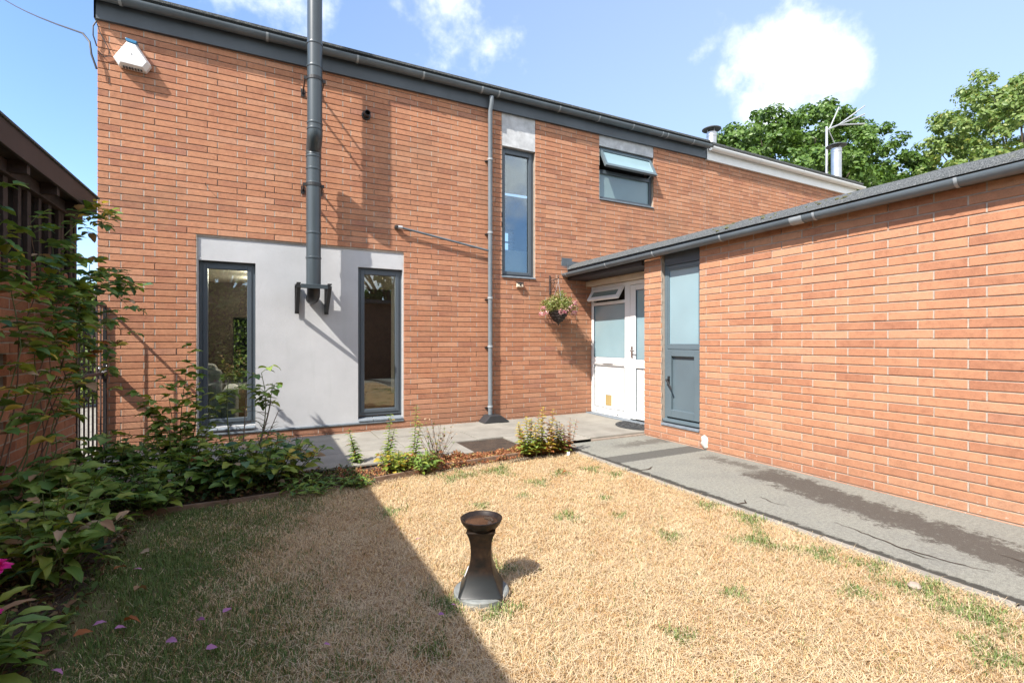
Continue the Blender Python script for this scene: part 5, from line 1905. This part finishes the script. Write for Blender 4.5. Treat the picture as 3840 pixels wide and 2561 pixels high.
# ------------------------------------------------------------------ lawn: single blades of straw and grass
def lawn():
    boxes = [(-.90, 3.17, .9, 2.4, 29000), (-.90, 3.17, 2.4, 3.5, 22000), (-.90, 3.17, 3.5, 4.62, 16000), (-.90, .8, -.6, .9, 3000), (.8, 3.17, .3, .9, 24000), (.8, 3.17, -.8, .3, 4000)]
    X, Y = [], []
    for (a, b, c, d, dens) in boxes:
        n = int((b - a) * (d - c) * dens)
        X.append(npr.uniform(a, b, n)); Y.append(npr.uniform(c, d, n))
    X, Y = np.concatenate(X), np.concatenate(Y)
    edge = 4.375 + .085 * (X - .2)
    ok = (Y < edge) & ((X - .975) ** 2 + (Y - 2.215) ** 2 > .143 ** 2)
    ok &= ~((X < -.72 + .12 * np.sin(Y * 5.0)) & (npr.random(len(X)) < .75))
    X, Y = X[ok], Y[ok]
    n = len(X)

    def field(fx, ph):
        return (np.sin(X * fx + ph) * np.cos(Y * fx * 1.13 - ph * 2) + .6 * np.sin(X * fx * 2.3 - Y * fx * 1.7 + ph * 3) + .4 * np.sin(X * fx * 4.7 + Y * fx * 3.9 - ph)) / 2
    f1, f2, f3 = field(3.1, .7), field(6.3, 2.1), field(13., 4.4)
    green = np.clip((.55 - X) / 1.05, 0, 1) * .95 + .34 * f1 * (X < .9) + .18 * f3
    green = np.clip(green - .05, .012, .96)
    # green weedy tufts in the dry part
    tufts = [(1.55, 4.22, .13), (1.70, 4.25, .12), (2.02, 4.22, .17), (2.19, 3.72, .11), (2.54, 3.89, .10), (2.88, 3.87, .10), (2.97, 3.62, .09), (2.78, 1.98, .13), (2.93, 1.70, .12), (3.04, 1.48, .10),
             (2.97, 1.20, .15), (2.93, .98, .15), (2.62, .82, .12), (3.08, 2.25, .13), (3.05, 2.6, .10), (.80, 2.18, .10), (1.12, 2.45, .13), (.98, 2.04, .10), (1.6, 1.5, .07), (1.95, 2.9, .10), (2.35, 2.3, .08), (1.5, 3.4, .07),
             (2.1, 1.62, .07), (2.45, 3.1, .06), (2.66, 1.35, .08), (1.3, 1.2, .07), (.85, 3.6, .10), (.62, 1.9, .08), (1.9, 3.45, .06), (2.3, 2.75, .06)]
    tg = np.zeros(n)
    for (tx, ty, tr) in tufts:
        dx, dy = X - tx, (Y - ty)
        ang = np.arctan2(dy, dx)
        rr = tr * (1 + .35 * np.sin(ang * 3 + tx * 9) + .2 * np.sin(ang * 7 + ty * 5))
        tg = np.maximum(tg, np.clip(1.25 - np.hypot(dx, dy) / rr, 0, 1))
    isg = npr.random(n) < np.maximum(green, tg * .62)
    tuft = isg & (tg > .2)
    straw = np.array([[.60, .43, .25], [.64, .48, .30], [.56, .38, .205], [.67, .54, .37], [.52, .33, .165], [.57, .47, .33], [.50, .35, .20]])
    pr_ = np.array([.24, .20, .16, .10, .10, .10, .10])
    idx = npr.choice(7, n, p=pr_)
    # patches drift between orange and pale straw
    sh = f2 + .5 * f3
    idx = np.where((sh > .42) & (npr.random(n) < .6), 4, idx)
    idx = np.where((sh < -.42) & (npr.random(n) < .6), 3, idx)
    col = straw[idx] * np.array([1.10, 1.10, 1.02])
    gr = np.array([[.115, .185, .045], [.15, .22, .06], [.09, .155, .045], [.21, .24, .085]])
    col = np.where(isg[:, None], gr[npr.choice(4, n, p=[.35, .25, .25, .15])], col)
    col = np.where(tuft[:, None], col * np.array([1.35, 1.2, 1.35]), col)
    col = col * npr.uniform(.86, 1.12, (n, 1))
    L = npr.uniform(.011, .032, n) * np.where(tuft, 1.1, 1)
    wd = npr.uniform(.0006, .0013, n) * np.where(isg, 1.35, 1) * np.where(tuft, 1.5, 1) * (1 + .10 * np.clip(Y - 1.5, 0, 3))
    az = npr.uniform(0, 2 * np.pi, n)
    lean = np.where(isg, npr.uniform(.15, 1.15, n), npr.uniform(.85, 1.56, n))
    lying = (npr.random(n) < np.where(X < .1, .06, .15)) & ~isg
    L = np.where(lying, npr.uniform(.045, .085, n), L)
    lean = np.where(lying, npr.uniform(1.30, 1.56, n), lean)
    wd = np.where(lying, npr.uniform(.0006, .0011, n), wd)
    col = np.where(lying[:, None], np.array([.68, .54, .36]) * npr.uniform(.8, 1.1, (n, 1)), col)
    dx, dy = np.cos(az), np.sin(az)
    hx, hz = np.sin(lean), np.cos(lean)
    bend = npr.uniform(.1, .7, n)
    mxy, mz = hx * L * .55, hz * L * .55
    l2 = np.minimum(lean + bend, 1.75)
    txy, tz = mxy + np.sin(l2) * L * .45, mz + np.cos(l2) * L * .45
    sx, sy = -dy * wd, dx * wd
    z0 = npr.uniform(-.012, .012, n) + np.where(lying, .012, 0)
    V = np.empty((n, 5, 3), np.float32)
    V[:, 0] = np.stack([X - sx, Y - sy, z0 - .006], 1)
    V[:, 1] = np.stack([X + sx, Y + sy, z0 - .006], 1)
    V[:, 2] = np.stack([X + dx * mxy + sx * .8, Y + dy * mxy + sy * .8, z0 + mz], 1)
    V[:, 3] = np.stack([X + dx * mxy - sx * .8, Y + dy * mxy - sy * .8, z0 + mz], 1)
    V[:, 4] = np.stack([X + dx * txy, Y + dy * txy, np.maximum(z0 + tz, z0 + .002)], 1)
    b = np.arange(n)[:, None] * 5
    F = np.concatenate([b + np.array([[0, 1, 2]]), b + np.array([[0, 2, 3]]), b + np.array([[3, 2, 4]])], 1).reshape(-1, 3)
    C4 = np.ones((n, 5, 4), np.float32)
    C4[:, :, :3] = col[:, None, :]
    raw_mesh('grass', M['grass'], V.reshape(-1, 3), F, None, 'stuff', C4.reshape(-1, 4))


lawn()


# ------------------------------------------------------------------ trees and hedges
def tree(name, label, loc, th, lobes, nleaf, leaf, mat, group=None, gaps=.5, trunk_r=.25):
    t = thing(name, label, 'tree', loc, 0, group)
    mb = MB()
    mb.tube([(0, 0, -.2), (.05, .05, th * .5), (0, 0, th)], [trunk_r * 1.25, trunk_r, trunk_r * .75], 10)
    for (c, r) in lobes:
        c = Vector(c)
        mid = Vector((0, 0, th)).lerp(c, .5) + Vector((0, 0, .2))
        mb.tube([(0, 0, th - .2), tuple(mid), tuple(c)], [trunk_r * .42, trunk_r * .25, trunk_r * .08], 6, False)
    mb.build('trunk', M['bark'], t, smooth=True)
    Ps, Ns = [], []
    tot = sum(r ** 2 for _, r in lobes)
    for (c, r) in lobes:
        nn_ = nleaf * r ** 2 / tot
        sub = max(7, int(12 * r))
        for k in range(sub):
            p, d = ball_points(1, c, (r, r, r * .85), .75)
            q = r * npr.uniform(.22, .40)
            pp, dd = ball_points(int(nn_ / sub), p[0], (q, q, q * .8), gaps)
            Ps.append(pp)
            Ns.append(dd * .8 + d * .5)
    P_, N_ = np.concatenate(Ps), np.concatenate(Ns)
    N_ = N_ + npr.normal(size=N_.shape) * .45 + np.array([0, 0, .3])
    o = leaf_cloud('crown', mat, P_, N_, npr.uniform(.7, 1.3, len(P_)) * leaf, t, aspect=.75)
    o['kind'] = 'stuff'
    return t


def lobes_in(n, rad, cz, r0, r1, seed, flat=1.):
    q = random.Random(seed)
    out_ = []
    for k in range(n):
        u = (k + .5) / n
        a = k * 2.399
        z = 1 - 1.55 * u
        rr = math.sqrt(max(0, 1 - z * z)) * q.uniform(.72, 1.0)
        out_.append(((rad[0] * rr * math.cos(a), rad[1] * rr * math.sin(a), cz + rad[2] * z * q.uniform(.75, 1.02)), q.uniform(r0, r1)))
    return out_


tree('broadleaf_tree', 'dense dark green broadleaf tree rising behind the neighbouring roof and aerial', (25.1, 16.2, 0), 5, lobes_in(30, (4.7, 4.4, 4.1), 8.7, 1.1, 1.9, 3), 64000, .20, M['tree_a'], 'trees behind the house', .35)
tree('broadleaf_tree', 'smaller dark green tree standing right of the aerial and the taller steel flue', (28.6, 14.2, 0), 4, lobes_in(16, (2.2, 2.2, 3.6), 7.6, .8, 1.3, 8), 28000, .19, M['tree_a'], 'trees behind the house', .35)
tree('open_tree', 'light yellow green open crowned tree above the right end of the flat roof', (34.0, 9.4, 0), 5, lobes_in(60, (6.6, 5.2, 5.4), 8.6, 1.0, 1.6, 5), 62000, .185, M['tree_b'], 'trees behind the house', .15)


def hedge(name, label, x0, x1, y, h, depth, n, leaf, mat, cat='hedge'):
    t = thing(name, label, cat, ((x0 + x1) / 2, y, 0))
    st = MB()
    xs = np.arange(x0, x1, .6)
    for x in xs:
        st.tube([(x - (x0 + x1) / 2, 0, -.1), (x - (x0 + x1) / 2 + .05, .03, h * .8)], [.03, .012], 5)
    st.build('stem', M['bark'], t)
    X = npr.uniform(x0, x1, n) - (x0 + x1) / 2
    hh = h * (1 + .05 * np.sin(X * 3) + .03 * np.sin(X * 7))
    face = npr.random(n)
    sgn = 1. if y > 0 else -1.
    Yy = np.where(face < .6, sgn * (-depth / 2 + npr.exponential(.07, n)), npr.uniform(-depth / 2, depth / 2, n)) + .06 * np.sin(X * 5)
    Z = np.where(face < .6, npr.uniform(0, 1, n) * hh, hh - npr.exponential(.05, n))
    P_ = np.stack([X, Yy, Z], 1)
    N_ = npr.normal(size=(n, 3)) * .6 + np.where((face < .6)[:, None], np.array([0, -sgn, .3]), np.array([0, -.2, 1.]))
    leaf_cloud('foliage', mat, P_, N_, npr.uniform(.6, 1.3, n) * leaf, t, kind='stuff', aspect=.7)
    MB().box(-(x1 - x0) / 2 + .1, (x1 - x0) / 2 - .1, -.08 if sgn > 0 else -.3, depth / 2 - .1 if sgn > 0 else .2, 0, h - .15).build('core', M['gap_black'], t)
    return t


hedge('tall_hedge', 'tall hedge behind the viewpoint mirrored green in the left window', -6.5, 1.7, -6.0, 3.2, .9, 12000, .13, M['hedge'])
hedge('garden_hedge', 'bright green clipped hedge seen through the iron gate and the left window', -7.5, 1.6, 12.6, 2.45, .8, 15000, .085, M['hedge'])

# what stands behind the viewpoint and shows only as reflections in the panes
bg = thing('brick_garage', 'plain brown boarded building behind the viewpoint, mirrored dark in the tall windows', 'building', (0, -3.6, 0))
MB().box(1.9, 6.5, -3.0, 0, -.1, 2.6).build('wall', M['fence_br'], bg)
MB().box(1.8, 6.7, -3.2, .25, 2.601, 2.72).build('roof', M['felt'], bg)
tree('broadleaf_tree', 'tree behind the viewpoint mirrored green in the left window', (-1.5, -8.0, 0), 2.5, lobes_in(20, (3.4, 2.6, 3.2), 4.4, .9, 1.4, 12), 14000, .22, M['tree_b'], 'trees behind the viewpoint', .3)

tree('broadleaf_tree', 'darker tree added behind the viewpoint to block the sky mirrored in the right hand ground floor window', (5.2, -8.6, 0), 2.5, lobes_in(18, (3.2, 2.4, 3.0), 4.2, .9, 1.4, 14), 10000, .22, M['tree_a'], 'trees behind the viewpoint', .3)  # unseen tree, put here to keep reflected sky off that window

# ------------------------------------------------------------------ furniture behind the left window
sf = thing('sofa', 'pale grey covered sofa behind the left tall window', 'sofa', (-.56, 7.42, .12))
MB().box(-.62, .18, -.38, .42, .05, .42).build('seat', M['sofa'], sf, bevel=.04)
MB().box(-.66, .10, -.35, -.16, .03, .80).build('back', M['sofa'], sf, bevel=.06)
MB().box(.10, .26, -.50, .45, .03, .55).build('arm', M['sofa'], sf, bevel=.05)
MB().prism([(-.66, .80), (.06, .76), (.02, .86), (-.66, .90)], 'y', -.33, -.10).build('head_cushion', M['sofa'], sf, bevel=.04)
cu = thing('cushion', 'round tan cushion on the back of the sofa', 'cushion', (-.90, 7.62, .95))
MB().lathe([(0, -.07), (.14, -.05), (.20, 0), (.14, .05), (0, .07)], (0, 0, 0), 24).build('pad', M['tan_fabric'], cu, smooth=True).matrix_local = Matrix.Translation((0, 0, .12)) @ Matrix.Rotation(R(90), 4, 'X')
pl = Plant('pot_plant', 'dried flower arrangement in a pot beside the sofa behind the window', 'pot plant', (-.36, 8.3, .12))
for k in range(22):
    a_ = rnd.uniform(0, 6.28)
    c = curve((0, 0, .45), (math.cos(a_) * .2, math.sin(a_) * .2, rnd.uniform(.7, 1.05)), (0, 0, 0), 3)
    pl.stems(c, .003, .0015, M['stem_green'])
    for j in range(4):
        pl.leaf(along(c, .5 + .5 * rnd.random()), (rnd.uniform(-1, 1), rnd.uniform(-1, 1), rnd.uniform(-.2, .7)), rnd.uniform(.04, .08), [(DR, 2), (G, 1), (LM, 1)], 'ovate', 0)
MB().lathe([(0, 0), (.12, 0), (.15, .42), (.13, .44), (0, .42)], (0, 0, 0), 16).build('pot', M['tan_fabric'], pl.root, smooth=True)
pl.done()
for k in range(3):
    pass

bpy.context.view_layer.update()
